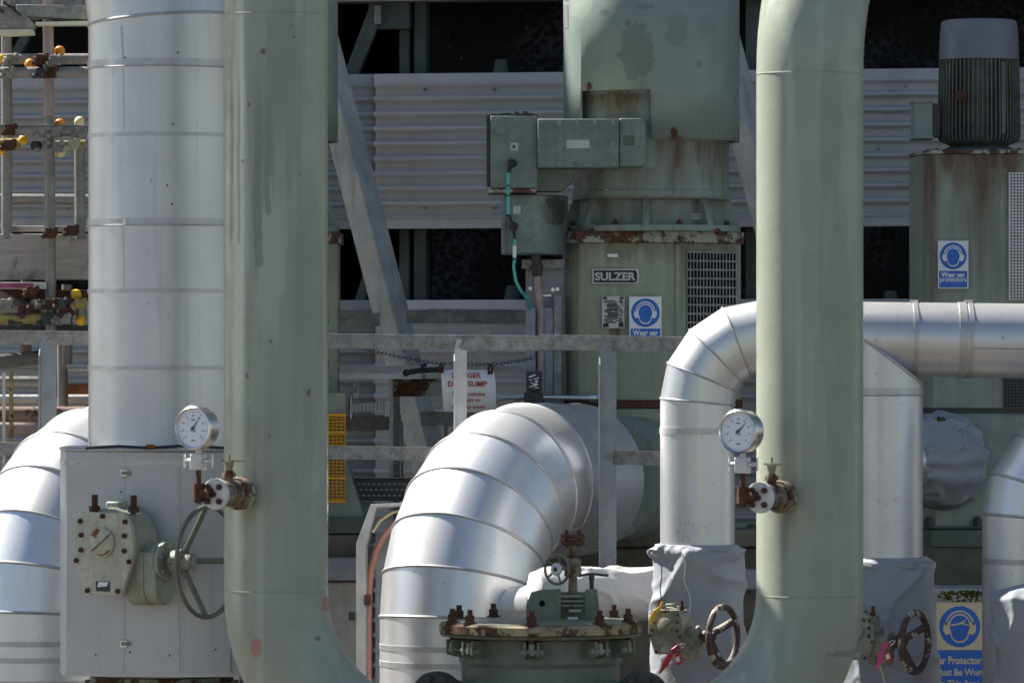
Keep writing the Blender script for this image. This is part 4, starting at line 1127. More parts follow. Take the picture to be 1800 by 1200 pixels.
MB().pbox(430, 640, 980, 1020, 24.5, .9).build('edge_beam', M['galv_blue'], pl3, bevel=.004)
MB().box((PX(430, 24.55), 24.55, 0), (PX(636, 24.55), 25.4, PZ(1021, 24.55))).build('block', M['concrete'], pl3, bevel=.012)

# fourth pump with finned motor
QD = 26.0
def finned_pump():
    cxm = PX(1721, QD)
    th = thing('finned_motor_pump', V((cxm, QD, 0)), 'green pump with a finned dark motor, grey cap and heavy rust streaks down its body', 'pump')
    Z = lambda y: PZ(y, QD)
    rc = S(70, QD)
    MB().lathe((cxm, QD, Z(106)), (0, 0, 1), [(0, rc), (S(45, QD), rc*.985), (S(62, QD), rc*.955), (S(68, QD), rc*.93), (S(70, QD), rc*.85)], 48).build('fan_cowl', M['cowl_grey'], th, sharp=40)
    mo = MB().cyl((cxm, QD, Z(252)), (cxm, QD, Z(106.5)), rc*.90, rc*.90, 48).build('motor_body', M['motor_dark'], th)
    mb = MB()
    for i in range(56):
        a = 2*math.pi*i/56
        er = V((math.sin(a), -math.cos(a), 0)); et = V((math.cos(a), math.sin(a), 0))*.0028
        c = V((cxm, QD, 0))
        mb.prism([c + er*rc*.88 + V((0, 0, Z(107))) - et, c + er*rc*1.01 + V((0, 0, Z(107))) - et, c + er*rc*1.045 + V((0, 0, Z(240))) - et, c + er*rc*.99 + V((0, 0, Z(250))) - et, c + er*rc*.88 + V((0, 0, Z(251))) - et], et*2)
    mb.build('cooling_fins', M['motor_dark'], mo)
    MB().pbox(1681, 1699, 160, 178, QD - rc*1.06, .03).build('lifting_boss', M['rust'], mo, bevel=.003)
    MB().pbox(1760, 1768, 108, 236, QD - rc*.92, .03).build('mounting_rib', M['motor_dark'], mo, bevel=.003)
    b = MB().pbox(1607, 1640, 179, 243, QD - .10, .22).build('terminal_box', M['motor_green'], th, bevel=.004)
    MB().pbox(1640.5, 1652, 182, 240, QD - .085, .19).build('gasket', M['black_metal'], b)
    MB().pbox(1605, 1642, 176, 180.5, QD - .11, .24).build('lid_edge', M['motor_green'], b, bevel=.002)
    MB().pbox(1605, 1642, 238, 244, QD - .11, .24).build('lid_edge', M['motor_green'], b, bevel=.002)
    MB().lathe((cxm, QD, Z(270)), (0, 0, 1), [(0, rc*.92), (S(8, QD), rc*.86), (S(13, QD), rc*.72), (S(20, QD), rc*.95)], 40).build('motor_flange', M['motor_dark'], th)
    yf = QD - .45
    pl = [(PX(1601, QD), QD + .1), (PX(1603, QD), QD - .30), (PX(1627, QD), yf), (PX(1800, QD), yf - .01), (PX(1850, QD), yf + .1), (PX(1850, QD), QD + .3)]
    MB().plan(pl, Z(716), Z(277)).build('lower_casing', M['pump_green_side'], th, bevel=.005)
    tp = MB().plan([((x - cxm)*1.01 + cxm, y - .008) for x, y in pl], Z(276.6), Z(270.5)).build('top_plate', M['rust_paint'], th)
    mb = MB()
    for px in (1646, 1745, 1791): mb.bolt(P(px, 270, yf + .03), (0, 0, 1), .016, .018)
    mb.beam(P(1628, 265, yf + .03), P(1660, 265, yf + .03), .012, .012); mb.build('bolt', M['black_metal'], tp)
    for y0, y1, x0 in ((303, 527, 1773), (655, 716, 1763)):
        pnl = MB().pbox(x0, 1850, y0, y1, yf - .022, .005).build('vent_panel', M['galv_light'] if y0 < 400 else M['black_metal'], th)
        mb = MB()
        yy = y0 + 4
        while yy < y1 - 3:
            xx = x0 + 5
            while xx < 1812:
                mb.pbox(xx - 1.35, xx + 1.35, yy - 1.35, yy + 1.35, yf - .0235, .001); xx += 5.4
            yy += 5.4
        mb.build('perforations', M['void'], pnl)
    MB().plan([((x - cxm)*1.0 + cxm, y + .012) for x, y in pl], Z(723), Z(716.5)).build('joint', M['black_metal'], th)
    MB().plan([((x - cxm)*1.02 + cxm, y) for x, y in pl], Z(925), Z(723.5)).build('suction_casing', M['motor_green'], th, bevel=.02)
    MB().plan([((x - cxm)*1.06 + cxm, y - .06) for x, y in pl], Z(955), Z(925.5)).build('base_plate', M['dark_green'], th, bevel=.004)
    mb = MB()
    for px in (1632, 1718): mb.bolt(P(px, 925, yf - .03), (0, 0, 1), .022, .035)
    mb.build('bolt', M['black_metal'], th)
    return th
M['motor_dark'] = weather('grimy finned motor paint', (.115, .122, .108), .5, var=.3, vs=10, streak=.4, scol=(.05, .045, .035), sfreq=40, speck=.8, rustall=.06, rscale=22, bump=.15)
M['cowl_grey'] = weather('grey motor cap', (.165, .175, .195), .5, var=.08, vs=6, speck=.6, bump=.06)
finned_pump()
pl4 = thing('concrete_plinth', P(1700, 1200, 25.5), 'dark damp concrete plinth with a mossy ledge under the finned motor pump', 'plinth', 'concrete pump plinths')
MB().box((PX(1540, 25.5), 25.5, 0), (PX(1860, 25.5), 26.6, PZ(956, 25.5))).build('block', M['concrete_dark'], pl4, bevel=.015)
MB().box((PX(1560, 24.6), 24.6, 0), (PX(1860, 24.6), 25.0, PZ(1034, 24.6))).build('ledge', M['concrete'], pl4, bevel=.012)
r3 = random.Random(5)
ms = MB()
for i in range(620):
    x = r3.choice((1668, 1690, 1704, 1722)) + r3.gauss(0, 9); y = 1038 + abs(r3.gauss(0, 9))
    if x > 1738: continue
    ms.sphere(P(x, y, 24.6 + r3.uniform(-.006, .02)), r3.uniform(.002, .0065), 6, 4)
tag(ms.build('moss', M['moss']), kind='stuff', label='dark green moss growing along the concrete ledge')
ear_sign(1687, 1143, 82, 170, 24.57, 'large yellowed ear protector sign under the mossy concrete ledge', 'large')
pl1 = thing('concrete_plinth', P(1145, 1200, 24.6), 'dark stained concrete plinth under the central green pump', 'plinth', 'concrete pump plinths')
MB().box((PX(960, 24.5), 24.5, 0), (PX(1345, 24.5), 25.6, PZ(962, 24.5))).build('block', M['concrete_dark'], pl1, bevel=.015)
MB().pbox(965, 1345, 931, 961, 24.45, 1.0).build('grout_bed', M['concrete_dark'], pl1, bevel=.01)
MB().pbox(960, 1345, 1000, 1036, 24.3, .15).build('edge_beam', M['galv_blue'], pl1, bevel=.004)

# ------------------------------------------------------------------ insulation blankets
def crumple(p, amp, sc_, seed):
    """sharp creases between smooth bulges, as in hanging coated cloth"""
    q = p*sc_ + V((seed, seed*.7, seed*1.3))
    w = V((NZ.noise(q*.8 + V((5, 0, 0))), NZ.noise(q*.8 + V((0, 7, 0))), NZ.noise(q*.8 + V((0, 0, 9)))))*.45
    a = max(0, 1 - abs(NZ.noise(q*.75 + w))*5.5)**1.4
    b = max(0, 1 - abs(NZ.noise(q*1.7 + w + V((3, 1, 2))))*6)**1.4*max(0, .4 + NZ.noise(q*.6 + V((1, 8, 3))))
    return amp*(.55*a + .35*b + .55*NZ.noise(q*.45))
def blanket_mesh(p0, p1, prof, amp, sc_, seed, n=96, m=70, ell=1.0, stretch=(1, 1, 1), top=0.0):
    """wrinkled sleeve round the line p0-p1; prof(t) gives the radius"""
    p0, p1 = V(p0), V(p1); d = (p1 - p0); e1, e2 = perp(d)
    vs = []
    for i in range(m + 1):
        t = i/m; c = p0 + d*t
        for j in range(n):
            a = 2*math.pi*j/n
            dirn = math.cos(a)*e1 + math.sin(a)*e2*ell
            r = prof(t, a)
            q = c + dirn*r
            qs = V((q.x*stretch[0], q.y*stretch[1], q.z*stretch[2]))
            vs.append(c + dirn*(r + crumple(qs, amp*(1 + top*max(0, (t - .72)/.28)**2), sc_, seed)))
    fs = []
    for i in range(m): fs += [(i*n+j, i*n+(j+1)%n, (i+1)*n+(j+1)%n, (i+1)*n+j) for j in range(n)]
    fs += [tuple(range(n))[::-1], tuple(range(m*n, (m+1)*n))]
    return MB().add(vs, fs)
def valve_blanket(px, D, hwpx, ytop, label, seed, tie=True):
    r = S(hwpx, D); x = PX(px, D); zt = PZ(ytop, D)
    th = thing('valve_blanket', V((x, D, 0)), label, 'insulation blanket', 'grey cloth valve blankets')
    def prof(t, a):   # t=0 at the ground
        z = t*zt
        k = (zt - z)/.55
        rr = r*(.95 + .10*min(1, k))
        rr += .007*math.sin(3*a + seed)*max(0, 1 - k)
        if zt - z < .028: rr = (hr + .012) + (rr - hr - .012)*max(0, min(1, (zt - z)/.028))**.5
        return rr
    blanket_mesh((x, D, 0), (x, D, zt), prof, .030, 4.8, seed, m=150, stretch=(1, 1, .8), top=.8).build('cover', M['fabric'], th, sharp=80)
    # gathered collar tied round the pipe
    def cp(t, a): return hr*1.03 + .022*math.sin(math.pi*min(1, t*1.02))*(1 + .4*math.sin(5*a + seed)) + .006
    blanket_mesh((x, D, zt - .05), (x, D, zt + .016), cp, .030, 9, seed + 3, m=26).build('collar', M['fabric'], th, sharp=80)
    if tie:
        cds = []
        for k in range(14):
            y = ytop + 10 + k*9
            cds.append(P(px - 27 + 3*math.sin(k*.9) + k*1.3, y, D - r*1.05 - (.0 if k else 0)))
        MB().tube(cds, .0028, 6).build('tie_cord', M['white_metal'], th)
        MB().tube([P(px - 64 + math.sin(k)*1.5, ytop + 30 + k*9, D - r*.68) for k in range(9)], .0025, 6).build('tie_cord', M['black_metal'], th)
    return th
valve_blanket(1226, HD, 82, 963, 'grey cloth blanket wrapped round the valve below the header bend', 2.0)
valve_blanket(1558, HD, 84, 985, 'grey cloth blanket wrapped round the valve under the header branch', 5.3, tie=False)
# pale sleeve lying between strainer and first valve
sl = thing('pipe_sleeve', P(1045, 1090, 22.75), 'pale cloth sleeve on the level pipe behind the strainer', 'insulation blanket')
def sprof(t, a): return S(47, 22.75)*(.80 + .20*min(1, math.sin(math.pi*min(1, max(0, t))*.96 + .06)*2.2))
blanket_mesh(P(940, 1043, 22.65), P(1200, 1046, 22.9), sprof, .020, 7, 9.0, m=90).build('cover', M['fabric_pale'], sl, sharp=80)
# jacket round the finned pump's nozzle
jk = thing('nozzle_jacket', P(1650, 890, 25.2), 'round creased grey jacket on the suction nozzle of the finned motor pump', 'insulation blanket')
c0 = P(1672, 810, 25.55); c1 = c0 + V((-.72, -.69, 0))*.30
def jp(t, a):
    u = max(0, (t - .35)/.65); u = u*u*(3 - 2*u)
    return S(82, 25.3)*(1 - .40*u)*(1 + (.02 + .05*u)*math.sin(9*a + 2*math.sin(3*a) + 2.5*t))
blanket_mesh(c0, c1, jp, .032, 6.5, 4.0, m=70).build('cover', M['fabric'], jk, sharp=80)
MB().cyl(c1 + (c1-c0)*-.1, c1 + (c1-c0)*.12, S(50, 25.2), S(50, 25.2), 48).build('pipe_jacket', M['alu_dull'], jk)
mb = MB()
for i in range(26):
    mb.sphere(P(1652 + r3.gauss(0, 5), 737 + r3.gauss(0, 3), 25.29), r3.uniform(.003, .006), 6, 5)
    mb.sphere(P(1692 + r3.gauss(0, 9), 755 + r3.gauss(0, 5), 25.31), r3.uniform(.001, .003), 6, 5)
mb.build('moss_tuft', M['moss'], jk)
# crumpled blanket hanging over the pipe at the picture edge
hb = thing('hanging_blanket', P(1800, 1200, 21.9), 'crumpled grey cloth blanket hanging in folds beside the yellowed sign', 'insulation blanket')
def hp(t, a):
    return S(64 + 16*t + 4*math.sin(3*a + 6*t), 21.9)*(1 if t < .90 else (1 - ((t - .90)/.10)**2*.75))
blanket_mesh(P(1818, 1300, 21.95), P(1824, 1026, 21.95), hp, .038, 5.2, 13.0, m=110, stretch=(1.4, 1.4, .8)).build('cover', M['fabric'], hb, sharp=80)

# ------------------------------------------------------------------ tags and padlock
def wire(pts, D): return [P(x, y, D) for x, y in pts]
def tagset(dx, dy, D, label, cols, skew):
    th = thing('lockout_tag', P(1185 + dx, 1175 + dy, D), label, 'safety tag', 'lockout tags on the valve gearboxes')
    a, b, c = cols
    mb = MB(); mb.ppoly([(1178 + dx, 1142 + dy), (1192 + dx, 1131 + dy), (1197 + dx, 1138 + dy), (1183 + dx, 1148 + dy)], D, .028); lk = mb.build('padlock_body', M[a], th, bevel=.004)
    MB().tube(wire([(1192+dx, 1135+dy), (1199+dx, 1130+dy), (1204+dx, 1130+dy), (1202+dx, 1135+dy), (1195+dx, 1139+dy)], D + .01), .003, 8).build('shackle', M['steel'], lk)
    mb = MB(); mb.ppoly([(1176+dx, 1148+dy), (1184+dx, 1150+dy), (1176+dx + skew, 1166+dy), (1160+dx + skew*2, 1184+dy), (1158+dx + skew*2, 1182+dy), (1168+dx + skew, 1158+dy)], D - .006, .002); mb.build('tag', M[b], th)
    q = MB().ppoly([(1185+dx, 1153+dy), (1194+dx, 1147+dy), (1201+dx, 1163+dy), (1189+dx, 1170+dy)], D + .004, .022).build('padlock_body', M[c], th, bevel=.003)
    MB().ppoly([(1187+dx, 1156+dy), (1193+dx, 1152+dy), (1196+dx, 1160+dy), (1190+dx, 1164+dy)], D + .002, .0015).build('sticker', M['white'], q)
    MB().tube(wire([(1177+dx, 1165+dy), (1178+dx, 1178+dy), (1183+dx, 1190+dy), (1186+dx, 1206+dy)], D), .002, 6).build('string', M['cream_cap'], th)
    return th
tagset(0, 0, 21.93, 'red and clear lockout tag with dark red padlocks hanging under the first small gearbox', ('magenta', 'red', 'red'), 0)
tagset(369, -5, 21.93, 'pink and red lockout tag hanging beside the half hidden small gearbox', ('pink', 'pink', 'red'), 6)
yt = MB().ppoly([(1143, 1083), (1150, 1072), (1159, 1066), (1163, 1056), (1166, 1058), (1164, 1068), (1156, 1076), (1150, 1090), (1146, 1100), (1143, 1096)], 22.0, .02)
tag(yt.build('yellow_tape', M['yellow']), 'torn yellow tape stuck on the sunlit edge of the first valve blanket', 'tape')

# ------------------------------------------------------------------ strainer with bolted lid
SD = 21.4
sx = PX(950, SD)
str_ = thing('strainer', V((sx, SD, 0)), 'green strainer vessel with rusty bolted lid and a small vent valve on top', 'strainer')
Zs = lambda y: PZ(y, SD)
MB().lathe((sx, SD, 0), (0, 0, 1), [(0, S(139, SD)), (Zs(1168), S(139, SD)), (Zs(1160), S(143, SD)), (Zs(1120), S(143, SD))], 64).build('vessel', M['strainer_green'], str_, sharp=25)
MB().lathe((sx, SD, Zs(1119)), (0, 0, 1), [(0, S(150, SD)), (S(3, SD), S(175, SD)), (S(8, SD), S(177, SD))], 64).build('vessel_flange', M['strainer_green'], str_)
MB().lathe((sx, SD, Zs(1109.5)), (0, 0, 1), [(0, S(178, SD)), (S(14, SD), S(178, SD)), (S(17, SD), S(174, SD)), (S(20, SD), S(60, SD))], 64).build('lid', M['lid_rust'], str_, sharp=50)
MB().lathe((sx, SD, Zs(1091.6)), (0, 0, 1), [(0, S(172, SD)), (S(1.8, SD), S(168, SD)), (S(2.4, SD), S(50, SD))], 64).build('lid_top', M['strainer_green'], str_)
for a in (-68, -48, -5.5, 38, 67, -30 + 180, 180, 210, 128, -120):
    a = R(a); c = V((sx + S(166, SD)*math.sin(a), SD - S(166, SD)*math.cos(a), 0)); er = V((math.sin(a), -math.cos(a), 0)); et = V((math.cos(a), math.sin(a), 0))
    z = Zs(1092)
    mb = MB(); mb.cyl(c + V((0, 0, z - .085)), c + V((0, 0, z + .055)), .011, .011, 10); mb.cyl(c + V((0, 0, z)), c + V((0, 0, z + .009)), .026, .026, 14); mb.cyl(c + V((0, 0, z + .009)), c + V((0, 0, z + .034)), .020, .020, 6)
    mb.build('swing_bolt', M['rust'], str_)
    z2 = Zs(1120)
    mb = MB()
    for s_ in (-1, 1):
        q = c - er*.03 + et*s_*.020
        mb.prism([q - er*.03 + V((0, 0, z2)), q + er*.045 + V((0, 0, z2)), q + er*.045 + V((0, 0, z2 - .055)), q + er*.01 + V((0, 0, z2 - .066)), q - er*.03 + V((0, 0, z2 - .066))], et*.010*s_)
    lg = mb.build('hinge_lug', M['strainer_green'], str_, bevel=.002)
    mb = MB(); q = c - er*-.0 + V((0, 0, z2 - .038)); mb.cyl(q - et*.044, q + et*.044, .010, .010, 10); mb.cyl(q + V((0,0,.03)), q - V((0,0,.012)), .013, .013, 10); mb.build('hinge_pin', M['gear_worn'], lg)
# lifting bracket on the lid
LD = SD + .05
lb = MB().ppoly([(925, 1090), (925, 1062), (934, 1040), (952, 1036), (986, 1034), (986, 1090)], LD, .02).build('davit_bracket', M['strainer_green'], str_, bevel=.005)
MB().ppoly([(1028, 1090), (1028, 1036), (1050, 1034), (1056, 1090)], LD, .02).build('bracket_plate', M['strainer_green'], lb, bevel=.005)
MB().ppoly([(925, 1090), (925, 1064), (934, 1042), (952, 1038), (952, 1090)], LD + .16, .02).build('bracket_plate', M['strainer_green'], lb, bevel=.005)
MB().pbox(984, 1030, 1040, 1090, LD + .10, .02).build('bracket_plate', M['strainer_green'], lb, bevel=.005)
MB().cyl(P(953, 1060, LD - .001), P(953, 1060, LD + .001), S(5.5, LD), S(4, LD), 16).build('bracket_hole', M['void'], lb)
mb = MB()
for y in (1048, 1056, 1064): mb.pbox(985, 1029, y - 2.4, y + 2.4, LD + .02, .07)
mb.build('clamp_plates', M['gear_worn'], lb, bevel=.002)
mb = MB(); mb.pbox(1000, 1022, 1070, 1075, LD + .07, .02); mb.pbox(998, 1016, 1084, 1088, LD + .03, .02); mb.build('paper_remnant', M['white'], lb)
# T handle
mb = MB(); mb.cyl(P(1040, 1050, LD + .04), P(1040, 1008, LD + .04), .009, .009, 10); mb.tube([P(1016, 1012, LD + .04), P(1036, 1008, LD + .04), P(1070, 1011, LD + .04)], .005, 8); mb.cyl(P(1040, 1018, LD + .04), P(1040, 1006, LD + .04), .014, .012, 6)
mb.build('clamp_screw', M['black_metal'], str_)
# vent valve: flange, bonnet, handwheel
vv = MB(); vc = P(1007, 1040, LD + .06)
vv.cyl(vc, P(1007, 1000, LD + .06), .018, .016, 14); vv.cyl(P(1007, 1012, LD + .06), P(1007, 980, LD + .06), .034, .030, 18); vv.sphere(P(1005, 990, LD + .06), .036)
vv.cyl(P(1007, 985, LD + .06), P(1007, 955, LD + .06), .013, .013, 12)
vb = vv.build('vent_valve_body', M['valve_brown'], str_)
mb = MB(); mb.cyl(P(1007, 957, LD + .06), P(1007, 949, LD + .06), .046, .046, 20); mb.cyl(P(1007, 946, LD + .06), P(1007, 939, LD + .06), .046, .046, 20)
for a in range(4):
    q = P(1007, 960, LD + .06) + V((.034*math.cos(a*1.57 + .7), .034*math.sin(a*1.57 + .7), 0)); mb.cyl(q, q + V((0, 0, .062)), .006, .006, 8)
mb.build('flange', M['rust'], vb)
hx = V((-.6, -.8, 0)).normalized(); hc = P(979, 1000, LD - .02)
mb = MB(); mb.torus(hc, hx, S(26, LD), .0055, 32, 8)
e1, e2 = perp(hx)
for i in range(5): a = i*2*math.pi/5; mb.tube([hc, hc + (e1*math.cos(a) + e2*math.sin(a))*S(26, LD)], .0045, 6)
mb.cyl(hc, P(1003, 994, LD + .06), .007, .007, 10)
hw_ = mb.build('handwheel', M['wheel_grey'], vb)
mb = MB(); mb.lathe(hc + hx*.001, hx, [(0, S(12, LD)), (.007, S(11, LD)), (.009, S(5, LD))], 20); mb.build('hub_cap', M['white_metal'], hw_)
mb = MB(); mb.cyl(hc + hx*.009, hc + hx*.0115, .009, .009, 10); mb.build('nut', M['black_metal'], hw_)
# side nozzles with dark blind flanges
for (px, py, s_) in ((770, 1226, -1), (1128, 1226, 1)):
    ax = V((s_*.25, -1, 0)).normalized(); c = P(px, py, SD - .28)
    mb = MB(); mb.cyl(c, c - ax*.22, .06, .06, 24); mb.build('nozzle', M['strainer_green'], str_)
    fl = MB().lathe(c, ax, [(0, S(48, 21)), (.02, S(48, 21)), (.024, S(48, 21)), (.03, S(44, 21)), (.05, S(44, 21))], 36).build('blind_flange', M['black_metal'], str_)
    mb = MB(); e1, e2 = perp(ax)
    for i in range(8): a = i*math.pi/4 + .3; mb.bolt(c + ax*.05 + (e1*math.cos(a) + e2*math.sin(a))*S(36, 21), ax, .016, .016)
    mb.build('bolt', M['black_metal'], fl)

# ------------------------------------------------------------------ danger sign on a chain
DD = 24.5
ds = thing('danger_sign', P(823, 725, DD), 'white hanging danger sign with red lettering behind a rail post', 'sign')
n = 12
pts = []
top = [(775, 650), (868, 650)]; bot = [(780, 723), (872, 725)]
vs, fs = [], []
for i in range(n + 1):
    t = i/n
    bow = .012*math.sin(t*math.pi)
    vs += [P(775 + (868-775)*t, 650, DD - bow), P(776 + (871-776)*t + .5, 674, DD - bow - .004), P(780 + (872-780)*t, 723 + 2*t, DD - bow*.5)]
for i in range(n):
    for j in range(2): fs.append((i*3+j, i*3+j+1, (i+1)*3+j+1, (i+1)*3+j))
MB().add(vs, fs).build('board', M['white'], ds, solid=.003)
mb = MB()
SF = DD - .021
text(mb, 'DANGER', P(820, 659.5, SF), S(51, SF), S(9.5, SF), bold=.025)
text(mb, 'DEEP SUMP', P(822, 674.5, SF), S(69, SF), S(10, SF), bold=.025)
text(mb, 'Do not remove', P(824, 692, SF), S(58, SF), S(7.8, SF), bold=.02)
text(mb, 'grating or', P(825, 704, SF), S(41, SF), S(8.4, SF), bold=.02)
text(mb, 'walkway cover', P(824, 715.5, SF), S(61, SF), S(8.4, SF), bold=.02)
mb.build('lettering', M['red_ink'], ds)
for x, y in ((775, 641), (862, 643)):
    MB().tube([P(x - 2, y + 14, DD - .012), P(x - 3, y + 4, DD - .022), P(x + 1, y - 3, DD - .02), P(x + 4, y + 2, DD - .02), P(x + 2, y + 14, DD - .016)], .006, 8).build('hook', M['rust'], ds)
ch = MB()
path = [P(636, 611, 24.45), P(700, 627, 24.47), P(775, 639.5, 24.49), P(830, 641, 24.5), P(880, 639, 24.52), P(938, 629, 24.6)]
lk = []
for a, b in zip(path[:-1], path[1:]):
    k = max(1, int((b - a).length/.0175))
    for i in range(k): lk.append((a + (b-a)*(i+.5)/k, (b-a).normalized()))
for i, (c, d) in enumerate(lk):
    u = V((0, 0, 1)) if i % 2 else V((0, 1, 0)); u = (u - d*u.dot(d)).normalized()
    ch.tube([c + d*.0125*math.cos(t)*1.0 + u*.0065*math.sin(t) for t in [2*math.pi*j/10 for j in range(10)]], .0018, 6, closed=True)
tag(ch.build('chain', M['black_metal']), 'thin steel chain drooping behind the guard rail with the danger sign on it', 'chain')

# ------------------------------------------------------------------ low frame behind the guard rail
FD = 26.0
bf = thing('barrier_rail', P(760, 700, FD), 'second galvanised rail farther back behind the danger sign', 'guard rail')
for a, b in (((575, 554), (668, 552)), ((715, 547), (752, 547))):
    mb = MB(); angle(mb, P(*a, FD), P(*b, FD)); mb.build('top_rail', M['galv'], bf)
mb = MB(); angle(mb, P(752, 545, FD - .01), P(930, 547, FD - .01), .06); mb.build('top_rail', M['galv'], bf)
for px, mt in ((850, 'galv_light'),):
    x = PX(px, FD)
    mb = MB(); mb.box((x - S(13, FD), FD - .02, 0), (x + S(13, FD), FD - .012, PZ(569, FD))); mb.box((x + S(7, FD), FD - .012, 0), (x + S(13, FD), FD + .04, PZ(569, FD))); mb.build('post', M[mt], bf)
mb = MB(); angle(mb, P(575, 645, FD + .05), P(935, 645, FD + .05), .03); mb.build('mid_rail', M['galv_light'], bf)
for a, b in (((740, 725, FD - .02), (935, 728, FD - .02)), ((600, 734, 25.6), (705, 731, 25.6))):
    mb = MB(); angle(mb, P(*a), P(*b), .06); mb.build('lower_rail', M['galv'], bf)
# lit plank, perforated channel, rusty angle
pk = MB().prism([P(590, 656, 25.1), P(742, 656, 25.1), P(742, 666, 25.1), P(590, 668, 25.1)], (0, .35, 0))
tag(pk.build('metal_shelf', M['white_metal'], None, bevel=.004), 'white galvanised shelf plate behind the guard rail beside the sloping strut', 'shelf')
an = MB(); angle(an, P(690, 669, 25.3), P(776, 669, 25.3), .07, .008)
tag(an.build('rusty_angle', M['rust_paint'], None), 'short rusty steel angle bar under the black clamp and danger sign chain', 'steel bar')
cl = MB(); cl.tube([P(712, 655, 25.05), P(735, 651, 25.05), P(778, 649, 25.05)], .012, 8); cl.tube([P(741, 650, 25.05), P(744, 642, 25.05), P(750, 640, 25.05)], .009, 8); cl.sphere(P(714, 655, 25.05), .016)
tag(cl.build('hand_clamp', M['black'], None), 'small black clamp lying on the pale shelf plate', 'clamp')
uc = thing('support_bracket', P(650, 840, 25.2), 'perforated galvanised channel bracket with a bent pipe loop on a slim post', 'bracket')
mb = MB(); mb.prism([P(612, 712, 25.2), P(675, 704, 25.2), P(675, 721, 25.2), P(612, 727, 25.2)], (0, .03, 0)); c1_ = mb.build('channel', M['galv_light'], uc, bevel=.002)
mb = MB()
for i in range(9):
    for j in range(3): mb.cyl(P(617 + i*6.6, 715 - i*.8 + j*4.5, 25.1995), P(617 + i*6.6, 715 - i*.8 + j*4.5, 25.1985), S(1.2, 25), S(1.2, 25), 8)
mb.build('holes', M['void'], c1_)
MB().tube([P(616, 735, 25.15), P(616, 700, 25.15), P(619, 690, 25.15), P(626, 688, 25.15), P(629, 676, 25.15)], .006, 8).build('bent_pipe', M['steel'], uc)
MB().pbox(620, 631, 672, 700, 25.2, .03).build('lug', M['galv_light'], uc, bevel=.002)
MB().pbox(675, 686, 703, 732, 25.19, .05).build('lug', M['galv_light'], uc, bevel=.002)
MB().box((PX(684, 25.3), 25.3, 0), (PX(691, 25.3), 25.34, PZ(662, 25.3))).build('post', M['galv_light'], uc)
MB().box((PX(691, 25.31), 25.31, 0), (PX(703, 25.31), 25.33, PZ(662, 25.3))).build('post', M['galv'], uc)
MB().tube([P(706, 740, 25.2), P(707, 850, 25.2)], .006, 8).build('rod', M['galv'], uc)
MB().box((PX(781, 25.4), 25.4, 0), (PX(787, 25.4), 25.42, PZ(724, 25.4))).build('rod', M['galv'], uc)
# perforated cable tray
ct = thing('cable_tray', P(680, 880, 24.9), 'dark perforated cable tray running behind the large silver elbow', 'cable tray')
MB().pbox(560, 800, 841, 880, 24.9, .006).build('tray_side', M['black_metal'], ct)
MB().pbox(560, 800, 839, 842.5, 24.9, .05).build('tray_lip', M['galv'], ct)
mb = MB()
for i in range(17):
    for j in range(3): mb.pbox(628 + i*9 + (4 if j % 2 else 0), 633 + i*9 + (4 if j % 2 else 0), 849 + j*10, 852 + j*10, 24.8985, .001)
mb.build('slots', M['galv_blue'], ct)
# vertical cable riser with hose
cr_ = thing('cable_riser', P(650, 1200, 23.7), 'galvanised cable riser channel beside the large silver elbow', 'cable riser')
def bend(pts, D, d, w): 
    mb = MB()
    for a, b in zip(pts[:-1], pts[1:]): mb.beam(P(*a, D + d/2), P(*b, D + d/2), d, w, (0, 1, 0))
    return mb
mb = MB()
mb.prism([P(x, y, 23.7) for x, y in ((626, 1300), (626, 955), (652, 886), (722, 882), (722, 886), (662, 890), (643, 958), (643, 1300))], (0, .005, 0)); mb.build('front_flange', M['galv_light'], cr_, bevel=.001)
mb = MB(); mb.prism([P(x, y, 23.7) for x, y in ((643.3, 1300), (643.3, 958), (662.3, 890.3), (722, 886.3), (722, 889), (664, 893), (646, 959), (646, 1300))], (0, .12, 0)); mb.build('web', M['galv'], cr_)
mb = MB(); mb.prism([P(x, y, 23.83) for x, y in ((660, 1300), (660, 985), (672, 945), (705, 915), (730, 905), (730, 935), (705, 950), (683, 985), (672, 1300))], (0, .005, 0)); mb.build('back_plate', M['galv_blue'], cr_)
MB().pbox(613, 624, 1074, 1090, 23.68, .03).build('cable_clip', M['black'], cr_)
MB().pbox(641, 652, 1045, 1063, 23.69, .05).build('cable_clip', M['rust_paint'], cr_)
hs = MB(); hs.tube([P(647, 1320, 23.74), P(647, 1100, 23.74), P(648, 1040, 23.74), P(652, 1000, 23.74), P(661, 968, 23.74), P(676, 940, 23.74), P(695, 920, 23.74), P(718, 908, 23.74), P(760, 900, 23.8)], S(6.5, 23.7), 14)
tag(hs.build('flexible_hose', M['hose']), 'salmon pink hose bending down inside the cable riser channel', 'hose')
hs = MB(); hs.tube([P(655, 935, 23.76), P(668, 915, 23.76), P(690, 900, 23.76), P(725, 893, 23.8)], S(2.6, 23.7), 10)
tag(hs.build('cable', M['cream_cap']), 'thin cream cable curving along the top of the riser channel', 'cable', 'loose cables')

